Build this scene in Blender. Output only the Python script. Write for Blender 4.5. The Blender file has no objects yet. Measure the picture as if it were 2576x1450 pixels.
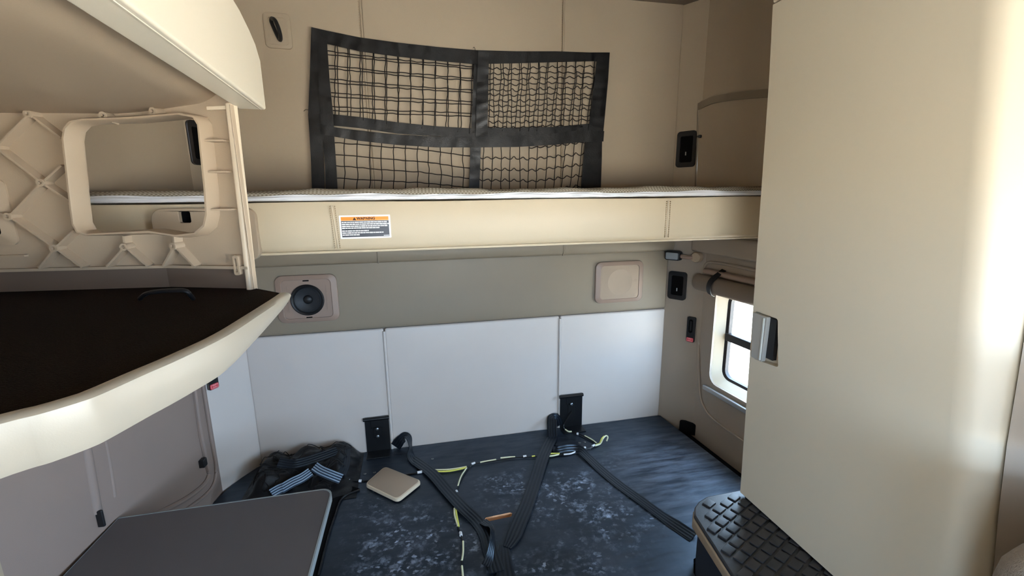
import bpy, bmesh, math, random
from mathutils import Vector, Matrix
from mathutils.geometry import tessellate_polygon
random.seed(7)
SC = bpy.context.scene
COL = SC.collection
PI = math.pi
V = Vector

# ------------------------------------------------------------------ camera (calibrated from the photograph)
W, H, FPX = 2576, 1450, 1114.765
YAW, PITCH, ROLL = math.radians(-12.4235), math.radians(11.799), math.radians(-0.6154)
CAM = V((-0.26607, -2.02031, 1.64037))
_f = V((-math.sin(YAW), math.cos(YAW), 0)); _r = V((math.cos(YAW), math.sin(YAW), 0)); _u = V((0, 0, 1))
FW = _f * math.cos(PITCH) - _u * math.sin(PITCH); _u2 = _u * math.cos(PITCH) + _f * math.sin(PITCH)
RT = _r * math.cos(ROLL) + _u2 * math.sin(ROLL); UP = _u2 * math.cos(ROLL) - _r * math.sin(ROLL)

def ray(x, y): return FW + RT * ((x - W / 2) / FPX) - UP * ((y - H / 2) / FPX)
def onX(x, y, v): d = ray(x, y); return CAM + d * ((v - CAM.x) / d.x)
def onY(x, y, v): d = ray(x, y); return CAM + d * ((v - CAM.y) / d.y)
def onZ(x, y, v): d = ray(x, y); return CAM + d * ((v - CAM.z) / d.z)
def onP(x, y, p0, p1):                                   # vertical plane through two plan points
    n = V((-(p1[1] - p0[1]), p1[0] - p0[0], 0)); d = ray(x, y)
    return CAM + d * ((V((p0[0], p0[1], 0)) - V((CAM.x, CAM.y, 0))).dot(n) / d.dot(n))

cam_data = bpy.data.cameras.new('camera'); cam = bpy.data.objects.new('camera', cam_data); COL.objects.link(cam)
cam_data.sensor_width = 36; cam_data.lens = FPX / W * 36; cam_data.clip_start = 0.02
M3 = Matrix((RT, UP, -FW)).transposed(); cam.matrix_world = Matrix.Translation(CAM) @ M3.to_4x4()
SC.camera = cam

# ------------------------------------------------------------------ materials
def srgb(r, g, b):
    f = lambda c: (c / 255) / 12.92 if c / 255 <= 0.04045 else ((c / 255 + 0.055) / 1.055) ** 2.4
    return (f(r), f(g), f(b), 1)
MATS = {}
def mat(name, col, rough=0.5, spec=0.5, metal=0.0, bump=0.0, bscale=400, vary=0.0, vscale=6, coat=0.0, rvar=0.0, bdist=0.001):
    m = bpy.data.materials.new(name); m.use_nodes = True; nt = m.node_tree; b = nt.nodes['Principled BSDF']
    b.inputs['Base Color'].default_value = col; b.inputs['Roughness'].default_value = rough
    b.inputs['Specular IOR Level'].default_value = spec; b.inputs['Metallic'].default_value = metal
    b.inputs['Coat Weight'].default_value = coat
    tc = nt.nodes.new('ShaderNodeTexCoord')
    if vary or rvar:
        n = nt.nodes.new('ShaderNodeTexNoise'); n.inputs['Scale'].default_value = vscale; n.inputs['Detail'].default_value = 5
        nt.links.new(tc.outputs['Object'], n.inputs['Vector'])
        if vary:
            mr = nt.nodes.new('ShaderNodeMapRange'); mr.inputs['To Min'].default_value = 1 - vary; mr.inputs['To Max'].default_value = 1 + vary
            mx = nt.nodes.new('ShaderNodeMix'); mx.data_type = 'RGBA'; mx.blend_type = 'MULTIPLY'; mx.inputs[0].default_value = 1
            nt.links.new(n.outputs['Fac'], mr.inputs['Value']); mx.inputs[6].default_value = col
            nt.links.new(mr.outputs['Result'], mx.inputs[7]); nt.links.new(mx.outputs[2], b.inputs['Base Color'])
        if rvar:
            mr2 = nt.nodes.new('ShaderNodeMapRange'); mr2.inputs['From Min'].default_value = 0.35; mr2.inputs['From Max'].default_value = 0.65
            mr2.inputs['To Min'].default_value = max(0.05, rough - rvar); mr2.inputs['To Max'].default_value = rough + rvar
            nt.links.new(n.outputs['Fac'], mr2.inputs['Value']); nt.links.new(mr2.outputs['Result'], b.inputs['Roughness'])
    if bump:
        n2 = nt.nodes.new('ShaderNodeTexNoise'); n2.inputs['Scale'].default_value = bscale; n2.inputs['Detail'].default_value = 2
        bp = nt.nodes.new('ShaderNodeBump'); bp.inputs['Strength'].default_value = bump; bp.inputs['Distance'].default_value = bdist
        nt.links.new(tc.outputs['Object'], n2.inputs['Vector']); nt.links.new(n2.outputs['Fac'], bp.inputs['Height']); nt.links.new(bp.outputs['Normal'], b.inputs['Normal'])
    MATS[name] = m; return m

vinyl_tan = mat('vinyl_tan', srgb(180, 164, 142), 0.55, 0.4, bump=0.25, bscale=500, vary=0.03)
vinyl_taupe = mat('vinyl_taupe', srgb(142, 129, 111), 0.5, 0.4, bump=0.25, bscale=500, vary=0.06)
vinyl_grey = mat('vinyl_grey', srgb(210, 202, 196), 0.40, 0.45, bump=0.2, bscale=500, vary=0.04)
vinyl_cream = mat('vinyl_cream', srgb(206, 190, 162), 0.5, 0.4, bump=0.2, bscale=500, vary=0.02)
plastic_cream = mat('plastic_cream', srgb(222, 205, 180), 0.38, 0.5, bump=0.08, bscale=700)
plastic_white = mat('plastic_white', srgb(240, 229, 208), 0.35, 0.5, bump=0.05, bscale=700)
shelf_trim_m = mat('shelf_trim', srgb(168, 160, 145), 0.35, 0.5, bump=0.05, bscale=700)
plastic_tan = mat('plastic_tan', srgb(176, 157, 134), 0.45, 0.45, bump=0.15, bscale=600)
plastic_panel = mat('plastic_panel', srgb(176, 158, 136), 0.5, 0.4, bump=0.25, bscale=450)
plastic_wall = mat('plastic_wall', srgb(166, 153, 139), 0.5, 0.4, bump=0.2, bscale=500, vary=0.05)
plastic_brown = mat('plastic_brown', srgb(150, 128, 114), 0.42, 0.5, bump=0.15, bscale=600)
wardrobe_skin = mat('wardrobe_laminate', srgb(220, 209, 188), 0.42, 0.45, bump=0.06, bscale=700, vary=0.02, vscale=3)
wall_brown = mat('wall_left_plastic', srgb(150, 132, 122), 0.5, 0.4, bump=0.2, bscale=500, vary=0.05)
headliner = mat('headliner', srgb(128, 118, 106), 0.8, 0.2, bump=0.4, bscale=350)
black_plastic = mat('black_plastic', srgb(24, 24, 26), 0.4, 0.5, bump=0.1, bscale=500)
black_metal = mat('black_metal', srgb(16, 17, 20), 0.35, 0.5, vary=0.2)
dark_void = mat('dark_void', srgb(10, 9, 9), 0.9, 0.1)
webbing = mat('black_webbing', srgb(13, 13, 16), 0.45, 0.42, bump=0.5, bscale=260, rvar=0.16, vscale=26)
net_cord = mat('net_cord', srgb(20, 15, 15), 0.6, 0.3)
carpet = mat('shelf_carpet', srgb(30, 22, 16), 0.95, 0.1, bump=1.0, bscale=420, vary=0.35, vscale=220, bdist=0.003)
speaker_black = mat('speaker_black', srgb(22, 22, 24), 0.45, 0.45)
speaker_cone = mat('speaker_cone_paper', srgb(40, 42, 46), 0.55, 0.4, bump=0.3, bscale=300)
grille_tan = mat('speaker_mesh_tan', srgb(170, 152, 134), 0.6, 0.3, bump=0.8, bscale=900)
steel = mat('bare_steel', srgb(150, 155, 160), 0.3, 0.5, metal=0.9)
silver = mat('silver_plastic', srgb(172, 170, 164), 0.32, 0.6)
silver_bright = mat('silver_edge', srgb(224, 230, 226), 0.22, 0.7)
red_plastic = mat('red_button', srgb(214, 62, 72), 0.4, 0.5)
pink_print = mat('pink_print', srgb(250, 170, 176), 0.5, 0.4)
table_top = mat('table_laminate', srgb(98, 94, 95), 0.5, 0.4, bump=0.25, bscale=900, vary=0.10, vscale=5)
table_edge = mat('table_edging', srgb(150, 158, 160), 0.4, 0.5)
rubber = mat('step_rubber', srgb(52, 52, 56), 0.38, 0.5, bump=0.2, bscale=300)
step_body_m = mat('step_panel', srgb(46, 50, 60), 0.5, 0.4, vary=0.1)
wood_raw = mat('raw_plywood', srgb(234, 190, 150), 0.7, 0.2, bump=0.6, bscale=120, vary=0.2, vscale=40)
wire_black = mat('wire_black', srgb(14, 14, 16), 0.4, 0.5)
wire_cream = mat('wire_cream', srgb(232, 234, 200), 0.4, 0.5)
wire_yellow = mat('wire_yellow', srgb(226, 226, 110), 0.4, 0.5)
wire_white = mat('wire_white', srgb(238, 240, 244), 0.4, 0.5)
plastic_wrap = mat('mattress_wrap', srgb(226, 228, 232), 0.2, 0.6, bump=0.5, bscale=45, coat=0.5, bdist=0.004)
label_white = mat('label_white', srgb(245, 245, 245), 0.4, 0.4)
label_orange = mat('label_orange', srgb(246, 150, 30), 0.4, 0.4)
label_black = mat('label_black', srgb(34, 34, 44), 0.35, 0.5)
label_brown = mat('label_ink', srgb(60, 24, 6), 0.5, 0.3)
thread = mat('stitch_thread', srgb(160, 140, 112), 0.7, 0.2)
alu = mat('window_aluminium', srgb(176, 178, 180), 0.35, 0.5, metal=0.3)
win_black = mat('window_rubber', srgb(40, 36, 36), 0.5, 0.4)
shade_cloth = mat('shade_cloth', srgb(130, 116, 102), 0.6, 0.3, bump=0.4, bscale=400)
lens_grey = mat('lamp_lens', srgb(150, 156, 160), 0.25, 0.6)
seat_cloth = mat('seat_cloth', srgb(168, 160, 152), 0.95, 0.1, bump=1.0, bscale=300, vary=0.15, vscale=120, bdist=0.004)
carpet_black = mat('base_carpet', srgb(20, 19, 20), 0.95, 0.1, bump=0.8, bscale=300)
gasket_brown = mat('strip_brown', srgb(112, 96, 84), 0.6, 0.3, bump=0.15, bscale=500)
gasket = mat('dark_gasket', srgb(44, 38, 36), 0.7, 0.2)

# quilted mattress ticking
def ticking():
    m = mat('mattress_ticking', srgb(176, 168, 154), 0.85, 0.2); nt = m.node_tree; b = nt.nodes['Principled BSDF']
    tc = nt.nodes.new('ShaderNodeTexCoord'); ck = nt.nodes.new('ShaderNodeTexChecker'); ck.inputs['Scale'].default_value = 190
    ck.inputs['Color1'].default_value = srgb(166, 157, 142); ck.inputs['Color2'].default_value = srgb(130, 120, 104)
    nt.links.new(tc.outputs['Object'], ck.inputs['Vector']); nt.links.new(ck.outputs['Color'], b.inputs['Base Color'])
    return m
mattress_cloth = ticking()

# striped webbing (printed seat-belt pattern)
def striped(name, c1, c2, scale):
    m = mat(name, c1, 0.34, 0.6); m.node_tree.nodes['Principled BSDF'].inputs['Specular Tint'].default_value = (0.62, 0.8, 1.0, 1); nt = m.node_tree; b = nt.nodes['Principled BSDF']
    uv = nt.nodes.new('ShaderNodeUVMap'); sep = nt.nodes.new('ShaderNodeSeparateXYZ'); nt.links.new(uv.outputs['UV'], sep.inputs[0])
    mu = nt.nodes.new('ShaderNodeMath'); mu.operation = 'MULTIPLY'; mu.inputs[1].default_value = scale * 2 * PI; nt.links.new(sep.outputs['X'], mu.inputs[0])
    si = nt.nodes.new('ShaderNodeMath'); si.operation = 'SINE'; nt.links.new(mu.outputs[0], si.inputs[0])
    nz = nt.nodes.new('ShaderNodeTexNoise'); nz.inputs['Scale'].default_value = 60
    ad = nt.nodes.new('ShaderNodeMath'); ad.operation = 'ADD'; nt.links.new(si.outputs[0], ad.inputs[0]); nt.links.new(nz.outputs['Fac'], ad.inputs[1])
    cr = nt.nodes.new('ShaderNodeMapRange'); cr.inputs['From Min'].default_value = 0.1; cr.inputs['From Max'].default_value = 0.9
    nt.links.new(ad.outputs[0], cr.inputs['Value'])
    mx = nt.nodes.new('ShaderNodeMix'); mx.data_type = 'RGBA'; mx.inputs[6].default_value = c1; mx.inputs[7].default_value = c2
    nt.links.new(cr.outputs['Result'], mx.inputs[0]); nt.links.new(mx.outputs[2], b.inputs['Base Color'])
    bp = nt.nodes.new('ShaderNodeBump'); bp.inputs['Strength'].default_value = 0.35; bp.inputs['Distance'].default_value = 0.001
    nt.links.new(si.outputs[0], bp.inputs['Height']); nt.links.new(bp.outputs['Normal'], b.inputs['Normal'])
    return m
strap_cloth = striped('strap_cloth', srgb(10, 11, 14), srgb(22, 25, 34), 4)
label_webbing = striped('printed_webbing', srgb(40, 52, 70), srgb(150, 170, 190), 4)

# black painted bunk board with scuffed, dusty footprints
def board_material():
    m = mat('bunk_board_paint', srgb(32, 33, 38), 0.42, 1.0); nt = m.node_tree; b = nt.nodes['Principled BSDF']; b.inputs['Specular Tint'].default_value = (0.55, 0.74, 1.0, 1); L = nt.links; N = nt.nodes.new
    tc = N('ShaderNodeTexCoord')
    def noise(s, d=4, rough=0.6):
        n = N('ShaderNodeTexNoise'); n.inputs['Scale'].default_value = s; n.inputs['Detail'].default_value = d; n.inputs['Roughness'].default_value = rough
        L.new(tc.outputs['Object'], n.inputs['Vector']); return n.outputs['Fac']
    def rng(x, a, c, lo=0.0, hi=1.0):
        r = N('ShaderNodeMapRange'); r.inputs['From Min'].default_value = a; r.inputs['From Max'].default_value = c
        r.inputs['To Min'].default_value = lo; r.inputs['To Max'].default_value = hi; L.new(x, r.inputs['Value']); return r.outputs['Result']
    def op(o, x, y):
        q = N('ShaderNodeMath'); q.operation = o; q.use_clamp = (o == 'ADD')
        for i, z in enumerate((x, y)):
            if isinstance(z, float): q.inputs[i].default_value = z
            else: L.new(z, q.inputs[i])
        return q.outputs[0]
    # where shoes have stood: soft patches at fixed places on the board
    patch = None
    for (cx, cy, rx, ry, k) in ((-0.36, -0.62, 0.20, 0.20, 1.0), (0.08, -0.42, 0.15, 0.14, 0.75), (0.30, -0.52, 0.24, 0.17, 1.0), (0.40, -0.68, 0.20, 0.16, 0.8), (-0.15, -0.68, 0.10, 0.14, 0.8), (0.52, -0.35, 0.12, 0.10, 0.25), (0.15, -0.85, 0.3, 0.12, 0.4), (-0.50, -0.42, 0.10, 0.12, 0.35)):
        mp = N('ShaderNodeMapping'); mp.vector_type = 'POINT'
        mp.inputs['Scale'].default_value = (1 / rx, 1 / ry, 0); mp.inputs['Location'].default_value = (-cx / rx, -(cy + 0.5) / ry, 0)
        L.new(tc.outputs['Object'], mp.inputs['Vector'])
        ln = N('ShaderNodeVectorMath'); ln.operation = 'LENGTH'; L.new(mp.outputs[0], ln.inputs[0])
        pm = rng(ln.outputs['Value'], 1.2, 0.2, 0.0, k)
        patch = pm if patch is None else op('MAXIMUM', patch, pm)
    dn = N('ShaderNodeTexNoise'); dn.inputs['Scale'].default_value = 45; dn.inputs['Detail'].default_value = 3; L.new(tc.outputs['Object'], dn.inputs['Vector'])
    dm = N('ShaderNodeVectorMath'); dm.operation = 'MULTIPLY_ADD'; L.new(dn.outputs['Color'], dm.inputs[0]); dm.inputs[1].default_value = (0.030, 0.030, 0); L.new(tc.outputs['Object'], dm.inputs[2])
    rm = N('ShaderNodeMapping'); rm.inputs['Rotation'].default_value = (0, 0, 0.6); rm.inputs['Scale'].default_value = (1.0, 1.5, 0.0); L.new(dm.outputs[0], rm.inputs['Vector'])
    vo = N('ShaderNodeTexVoronoi'); vo.distance = 'CHEBYCHEV'; vo.inputs['Scale'].default_value = 50; L.new(rm.outputs[0], vo.inputs['Vector'])
    cell = rng(vo.outputs['Distance'], 0.36, 0.24)
    sep = N('ShaderNodeSeparateColor'); L.new(vo.outputs['Color'], sep.inputs[0])
    pick = rng(sep.outputs[0], 0.45, 1.0)
    streak = rng(noise(34, 6, 0.7), 0.50, 0.72)
    marks = op('MULTIPLY', op('ADD', op('MULTIPLY', cell, pick), op('MULTIPLY', streak, 0.8)), patch)
    marks = op('MULTIPLY', marks, rng(noise(11, 4), 0.40, 0.60))
    specks = op('MULTIPLY', rng(noise(160, 1), 0.76, 0.82), rng(noise(5, 2), 0.42, 0.62, 0.0, 0.5))
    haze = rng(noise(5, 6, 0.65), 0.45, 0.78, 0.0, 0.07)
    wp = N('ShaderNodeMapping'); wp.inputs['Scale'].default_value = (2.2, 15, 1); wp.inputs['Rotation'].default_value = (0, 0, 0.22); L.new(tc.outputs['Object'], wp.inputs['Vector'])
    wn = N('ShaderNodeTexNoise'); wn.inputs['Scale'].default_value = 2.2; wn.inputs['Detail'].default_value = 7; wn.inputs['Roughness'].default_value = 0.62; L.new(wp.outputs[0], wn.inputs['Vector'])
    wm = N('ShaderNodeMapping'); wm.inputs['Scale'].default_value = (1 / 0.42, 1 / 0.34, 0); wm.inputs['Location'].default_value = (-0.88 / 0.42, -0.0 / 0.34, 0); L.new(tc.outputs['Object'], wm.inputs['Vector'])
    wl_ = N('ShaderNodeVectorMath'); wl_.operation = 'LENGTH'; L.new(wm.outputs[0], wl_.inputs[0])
    wiped_sheen = op('MULTIPLY', rng(wn.outputs['Fac'], 0.40, 0.66), rng(wl_.outputs['Value'], 1.25, 0.35, 0.0, 0.30))  # wiped dust streaks that also paint in the blue window sheen at right
    tot = op('ADD', op('ADD', op('ADD', wiped_sheen, 0.0), op('MULTIPLY', marks, 1.35)), op('ADD', specks, haze))
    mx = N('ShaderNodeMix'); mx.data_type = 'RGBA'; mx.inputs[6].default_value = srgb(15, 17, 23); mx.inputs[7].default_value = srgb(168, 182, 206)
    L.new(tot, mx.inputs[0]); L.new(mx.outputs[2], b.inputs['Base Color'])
    mp = N('ShaderNodeMapping'); mp.inputs['Scale'].default_value = (3, 16, 1); mp.inputs['Rotation'].default_value = (0, 0, 0.25); L.new(tc.outputs['Object'], mp.inputs['Vector'])
    n3 = N('ShaderNodeTexNoise'); n3.inputs['Scale'].default_value = 3; n3.inputs['Detail'].default_value = 5; L.new(mp.outputs[0], n3.inputs['Vector'])
    L.new(rng(n3.outputs['Fac'], 0.35, 0.68, 0.36, 0.55), b.inputs['Roughness'])
    bp = N('ShaderNodeBump'); bp.inputs['Strength'].default_value = 0.25; bp.inputs['Distance'].default_value = 0.002
    L.new(n3.outputs['Fac'], bp.inputs['Height']); L.new(bp.outputs['Normal'], b.inputs['Normal'])
    return m
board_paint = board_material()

def glass_material():
    m = bpy.data.materials.new('window_glass'); m.use_nodes = True; nt = m.node_tree; nt.nodes.remove(nt.nodes['Principled BSDF'])
    t = nt.nodes.new('ShaderNodeBsdfTransparent'); t.inputs[0].default_value = (0.94, 0.96, 0.97, 1)
    g = nt.nodes.new('ShaderNodeBsdfGlossy'); g.inputs['Roughness'].default_value = 0.02
    mx = nt.nodes.new('ShaderNodeMixShader'); mx.inputs[0].default_value = 0.06
    nt.links.new(t.outputs[0], mx.inputs[1]); nt.links.new(g.outputs[0], mx.inputs[2]); nt.links.new(mx.outputs[0], nt.nodes['Material Output'].inputs[0])
    return m
glass = glass_material()

# ------------------------------------------------------------------ mesh helpers
class MB:
    def __init__(s): s.v = []; s.f = []; s.uv = []
    def add(s, vs, fs, uvs=None):
        o = len(s.v); s.v += [V(p) for p in vs]; s.f += [tuple(i + o for i in f) for f in fs]
        s.uv += list(uvs) if uvs else [(0, 0)] * len(vs); return s
    def build(s, name, m, parent=None, smooth=40, bev=0, seg=2, origin=None, recalc=True):
        org = V(parent.location) if parent else (V(origin) if origin is not None else base_of(s.v))
        if parent and parent.parent: org = V(parent.location) + V(parent.parent.location)
        me = bpy.data.meshes.new(name); me.from_pydata([tuple(p - org) for p in s.v], [], s.f); me.update()
        if recalc:
            b = bmesh.new(); b.from_mesh(me); bmesh.ops.recalc_face_normals(b, faces=b.faces); b.to_mesh(me); b.free()
        uvl = me.uv_layers.new(name='UVMap')
        for lp in me.loops: uvl.data[lp.index].uv = s.uv[lp.vertex_index]
        if smooth:
            me.shade_smooth()
            if not bev: me.set_sharp_from_angle(angle=math.radians(smooth))
        me.materials.append(m)
        o = bpy.data.objects.new(name, me); COL.objects.link(o)
        if parent: o.parent = parent
        else: o.location = org
        if bev:
            bm_ = o.modifiers.new('bevel', 'BEVEL'); bm_.width = bev; bm_.segments = seg; bm_.limit_method = 'ANGLE'; bm_.angle_limit = math.radians(35)
            o.modifiers.new('wn', 'WEIGHTED_NORMAL')
        return o
def base_of(vs):
    xs = [p.x for p in vs]; ys = [p.y for p in vs]; zs = [p.z for p in vs]
    return V(((min(xs) + max(xs)) / 2, (min(ys) + max(ys)) / 2, min(zs)))

class Fr:                                                # a local frame: a along ex, b along ey, c along ez (towards the room)
    def __init__(s, o, ex, ey, ez=None):
        s.o = V(o); s.x = V(ex).normalized(); s.y = V(ey).normalized(); s.z = V(ez).normalized() if ez else s.x.cross(s.y).normalized()
    def __call__(s, a, b, c=0.0): return s.o + s.x * a + s.y * b + s.z * c
    def loc(s, p): d = V(p) - s.o; return d.dot(s.x), d.dot(s.y)

def rrect(x0, y0, x1, y1, r, n=5):
    out = []
    for (cx, cy, a0) in ((x1 - r, y1 - r, 0), (x0 + r, y1 - r, 90), (x0 + r, y0 + r, 180), (x1 - r, y0 + r, 270)):
        for i in range(n + 1):
            a = math.radians(a0 + 90 * i / n); out.append((cx + r * math.cos(a), cy + r * math.sin(a)))
    return out
def plate(mb, fr, outline, holes=(), c0=0.0, c1=-0.02):
    loops = [outline] + list(holes); flat = [p for l in loops for p in l]
    tris = tessellate_polygon([[V((p[0], p[1], 0)) for p in l] for l in loops])
    n = len(flat)
    fs = [tuple(t) for t in tris] + [tuple(i + n for i in reversed(t)) for t in tris]
    o = 0
    for l in loops:
        k = len(l)
        for i in range(k):
            a, b = o + i, o + (i + 1) % k
            fs.append((a, b, b + n, a + n))
        o += k
    mb.add([fr(p[0], p[1], c0) for p in flat] + [fr(p[0], p[1], c1) for p in flat], fs); return mb
def prism(mb, fr, pts, c0, c1, inset=0.0):
    n = len(pts); cx = sum(p[0] for p in pts) / n; cy = sum(p[1] for p in pts) / n
    vs = [fr(p[0], p[1], c0) for p in pts]; rings = [(c1, 0)]
    if inset:
        d = c1 - c0; rings = [(c1 - d * min(1, inset / abs(d)) * 1.0, 0), (c1 - d * 0.3 * min(1, inset / abs(d)), inset * 0.3), (c1, inset)]
    for (c, ins) in rings:
        for p in pts:
            dx, dy = p[0] - cx, p[1] - cy; L = math.hypot(dx, dy) or 1
            vs.append(fr(p[0] - dx / L * ins, p[1] - dy / L * ins, c))
    fs = [tuple(range(n))]
    for k in range(len(rings)):
        for i in range(n):
            j = (i + 1) % n; fs.append((k * n + i, k * n + j, (k + 1) * n + j, (k + 1) * n + i))
    fs.append(tuple(len(rings) * n + i for i in range(n)))
    mb.add(vs, fs); return mb
def ring(mb, fr, outer, inner, c0, c1o, c1i):            # a picture-frame moulding between two outlines of equal count
    n = len(outer); vs = []
    for (pts, c) in ((outer, c0), (outer, c1o), (inner, c1i), (inner, c0)): vs += [fr(p[0], p[1], c) for p in pts]
    fs = []
    for k in range(4):
        for i in range(n):
            j = (i + 1) % n; kk = (k + 1) % 4; fs.append((k * n + i, k * n + j, kk * n + j, kk * n + i))
    mb.add(vs, fs); return mb
def box(mb, x0, y0, z0, x1, y1, z1):
    vs = [(x0, y0, z0), (x1, y0, z0), (x1, y1, z0), (x0, y1, z0), (x0, y0, z1), (x1, y0, z1), (x1, y1, z1), (x0, y1, z1)]
    mb.add(vs, [(3, 2, 1, 0), (4, 5, 6, 7), (0, 1, 5, 4), (1, 2, 6, 5), (2, 3, 7, 6), (3, 0, 4, 7)]); return mb
def fbox(mb, fr, a0, b0, c0, a1, b1, c1):
    vs = [fr(a, b, c) for c in (c0, c1) for (a, b) in ((a0, b0), (a1, b0), (a1, b1), (a0, b1))]
    mb.add(vs, [(3, 2, 1, 0), (4, 5, 6, 7), (0, 1, 5, 4), (1, 2, 6, 5), (2, 3, 7, 6), (3, 0, 4, 7)]); return mb
def spline(pts, k=6):
    pts = [V(p) for p in pts]
    if len(pts) < 3: return pts
    out = []
    for i in range(len(pts) - 1):
        p0 = pts[max(i - 1, 0)]; p1 = pts[i]; p2 = pts[i + 1]; p3 = pts[min(i + 2, len(pts) - 1)]
        for j in range(k):
            t = j / k
            out.append(0.5 * ((2 * p1) + (p2 - p0) * t + (2 * p0 - 5 * p1 + 4 * p2 - p3) * t * t + (3 * p1 - p0 - 3 * p2 + p3) * t ** 3))
    out.append(pts[-1]); return out
def tube(mb, pts, r, n=6, closed=False):
    pts = [V(p) for p in pts]; m = len(pts); vs = []; up = V((0.13, 0.31, 0.94))
    for i, p in enumerate(pts):
        a = pts[i - 1] if (i or closed) else pts[0]; b = pts[(i + 1) % m] if (i < m - 1 or closed) else pts[-1]
        t = (b - a).normalized() if (b - a).length > 1e-9 else V((1, 0, 0))
        s = t.cross(up)
        if s.length < 1e-3: s = t.cross(V((1, 0, 0)))
        s.normalize(); q = s.cross(t); rr = r(i / max(1, m - 1)) if callable(r) else r
        vs += [p + s * (rr * math.cos(2 * PI * k / n)) + q * (rr * math.sin(2 * PI * k / n)) for k in range(n)]
    fs = []
    for i in range(m if closed else m - 1):
        for k in range(n):
            a = i * n + k; b = i * n + (k + 1) % n; c = ((i + 1) % m) * n + (k + 1) % n; d = ((i + 1) % m) * n + k
            fs.append((a, b, c, d))
    if not closed: fs += [tuple(reversed(range(n))), tuple((m - 1) * n + k for k in range(n))]
    mb.add(vs, fs); return mb
def ribbon(mb, pts, w, t=0.0015, nrm=(0, 0, 1), k=8, normals=None, twist=None):
    P = spline(pts, k); m = len(P)
    if normals: NN = spline([V(n) for n in normals], k)
    vs = []; uvs = []
    for i, p in enumerate(P):
        a = P[max(i - 1, 0)]; b = P[min(i + 1, m - 1)]; T = (b - a).normalized()
        N = NN[i].normalized() if normals else V(nrm)
        S = T.cross(N)
        if S.length < 1e-4: S = V((1, 0, 0))
        S.normalize(); N = S.cross(T)
        ww = w(i / (m - 1)) if callable(w) else w
        vs += [p - S * ww / 2 + N * t, p + S * ww / 2 + N * t, p + S * ww / 2 - N * t, p - S * ww / 2 - N * t]
        v_ = i / (m - 1); uvs += [(0, v_), (1, v_), (1, v_), (0, v_)]
    fs = []
    for i in range(m - 1):
        for k_ in range(4): fs.append((4 * i + k_, 4 * i + (k_ + 1) % 4, 4 * i + 4 + (k_ + 1) % 4, 4 * i + 4 + k_))
    fs += [(0, 1, 2, 3), (4 * m - 4, 4 * m - 3, 4 * m - 2, 4 * m - 1)]
    mb.add(vs, fs, uvs); return mb
def lathe(mb, fr, prof, n=40, caps=True):                            # prof: (radius, height along fr.z)
    vs = []; fs = []; m = len(prof)
    for (r, c) in prof: vs += [fr(r * math.cos(2 * PI * k / n), r * math.sin(2 * PI * k / n), c) for k in range(n)]
    for i in range(m - 1):
        for k in range(n): fs.append((i * n + k, i * n + (k + 1) % n, (i + 1) * n + (k + 1) % n, (i + 1) * n + k))
    if caps: fs += [tuple(range(n)), tuple((m - 1) * n + k for k in range(n))]
    mb.add(vs, fs); return mb
def surf(mb, fn, nu, nv, thick=None):                     # fn(u,v) -> point ; thick: offset vector for a second skin
    vs = [fn(i / nu, j / nv) for j in range(nv + 1) for i in range(nu + 1)]; uvs = [(i / nu, j / nv) for j in range(nv + 1) for i in range(nu + 1)]
    n = len(vs); w = nu + 1
    fs = [(j * w + i, j * w + i + 1, (j + 1) * w + i + 1, (j + 1) * w + i) for j in range(nv) for i in range(nu)]
    if thick is not None:
        vs += [p + V(thick) for p in vs]; uvs += uvs
        fs += [tuple(n + q for q in reversed(f)) for f in fs]
        bd = [i for i in range(nu + 1)] + [j * w + nu for j in range(1, nv + 1)] + [nv * w + i for i in range(nu - 1, -1, -1)] + [j * w for j in range(nv - 1, 0, -1)]
        for a, b in zip(bd, bd[1:] + bd[:1]): fs.append((a, b, b + n, a + n))
    mb.add(vs, fs, uvs); return mb

def tag(o, label=None, cat=None, group=None, kind=None):
    if label: o['label'] = label
    if cat: o['category'] = cat
    if group: o['group'] = group
    if kind: o['kind'] = kind
    return o
def thing(name, loc, label, cat, group=None):
    o = bpy.data.objects.new(name, None); o.location = loc; o.empty_display_size = 0.05; COL.objects.link(o)
    return tag(o, label, cat, group)
def struct(o, label=None, cat=None): o['kind'] = 'structure'; return tag(o, label, cat)
XY = Fr((0, 0, 0), (1, 0, 0), (0, 1, 0), (0, 0, 1))
def horiz(z): return Fr((0, 0, z), (1, 0, 0), (0, 1, 0), (0, 0, 1))
BACK = Fr((0, 0, 0), (1, 0, 0), (0, 0, 1), (0, -1, 0))   # on the back wall: a = X, b = Z, c towards the room
def bk(x, y, Y=0.0): p = onY(x, y, Y); return (p.x, p.z)

# ------------------------------------------------------------------ plan of the sleeper
SX = 0.4212                                              # seams of the quilted panels
R0, R1, R2 = (1.0, 0.0), (1.1, -0.16), (1.16, -1.0)
Q1 = (1.06, -0.10)                                       # narrower pillar above the bunk
def planfr(p0, p1, z=0.0):                               # frame on a vertical wall: a along p0->p1, b = Z, c towards the cabin's middle
    d = V((p1[0] - p0[0], p1[1] - p0[1], 0)); n = V((-d.y, d.x, 0))
    if n.x * p0[0] > 0: n = -n
    return Fr((p0[0], p0[1], z), d, (0, 0, 1), n)
def plen(p0, p1): return math.hypot(p1[0] - p0[0], p1[1] - p0[1])
mir = lambda p: (-p[0], p[1])

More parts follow.
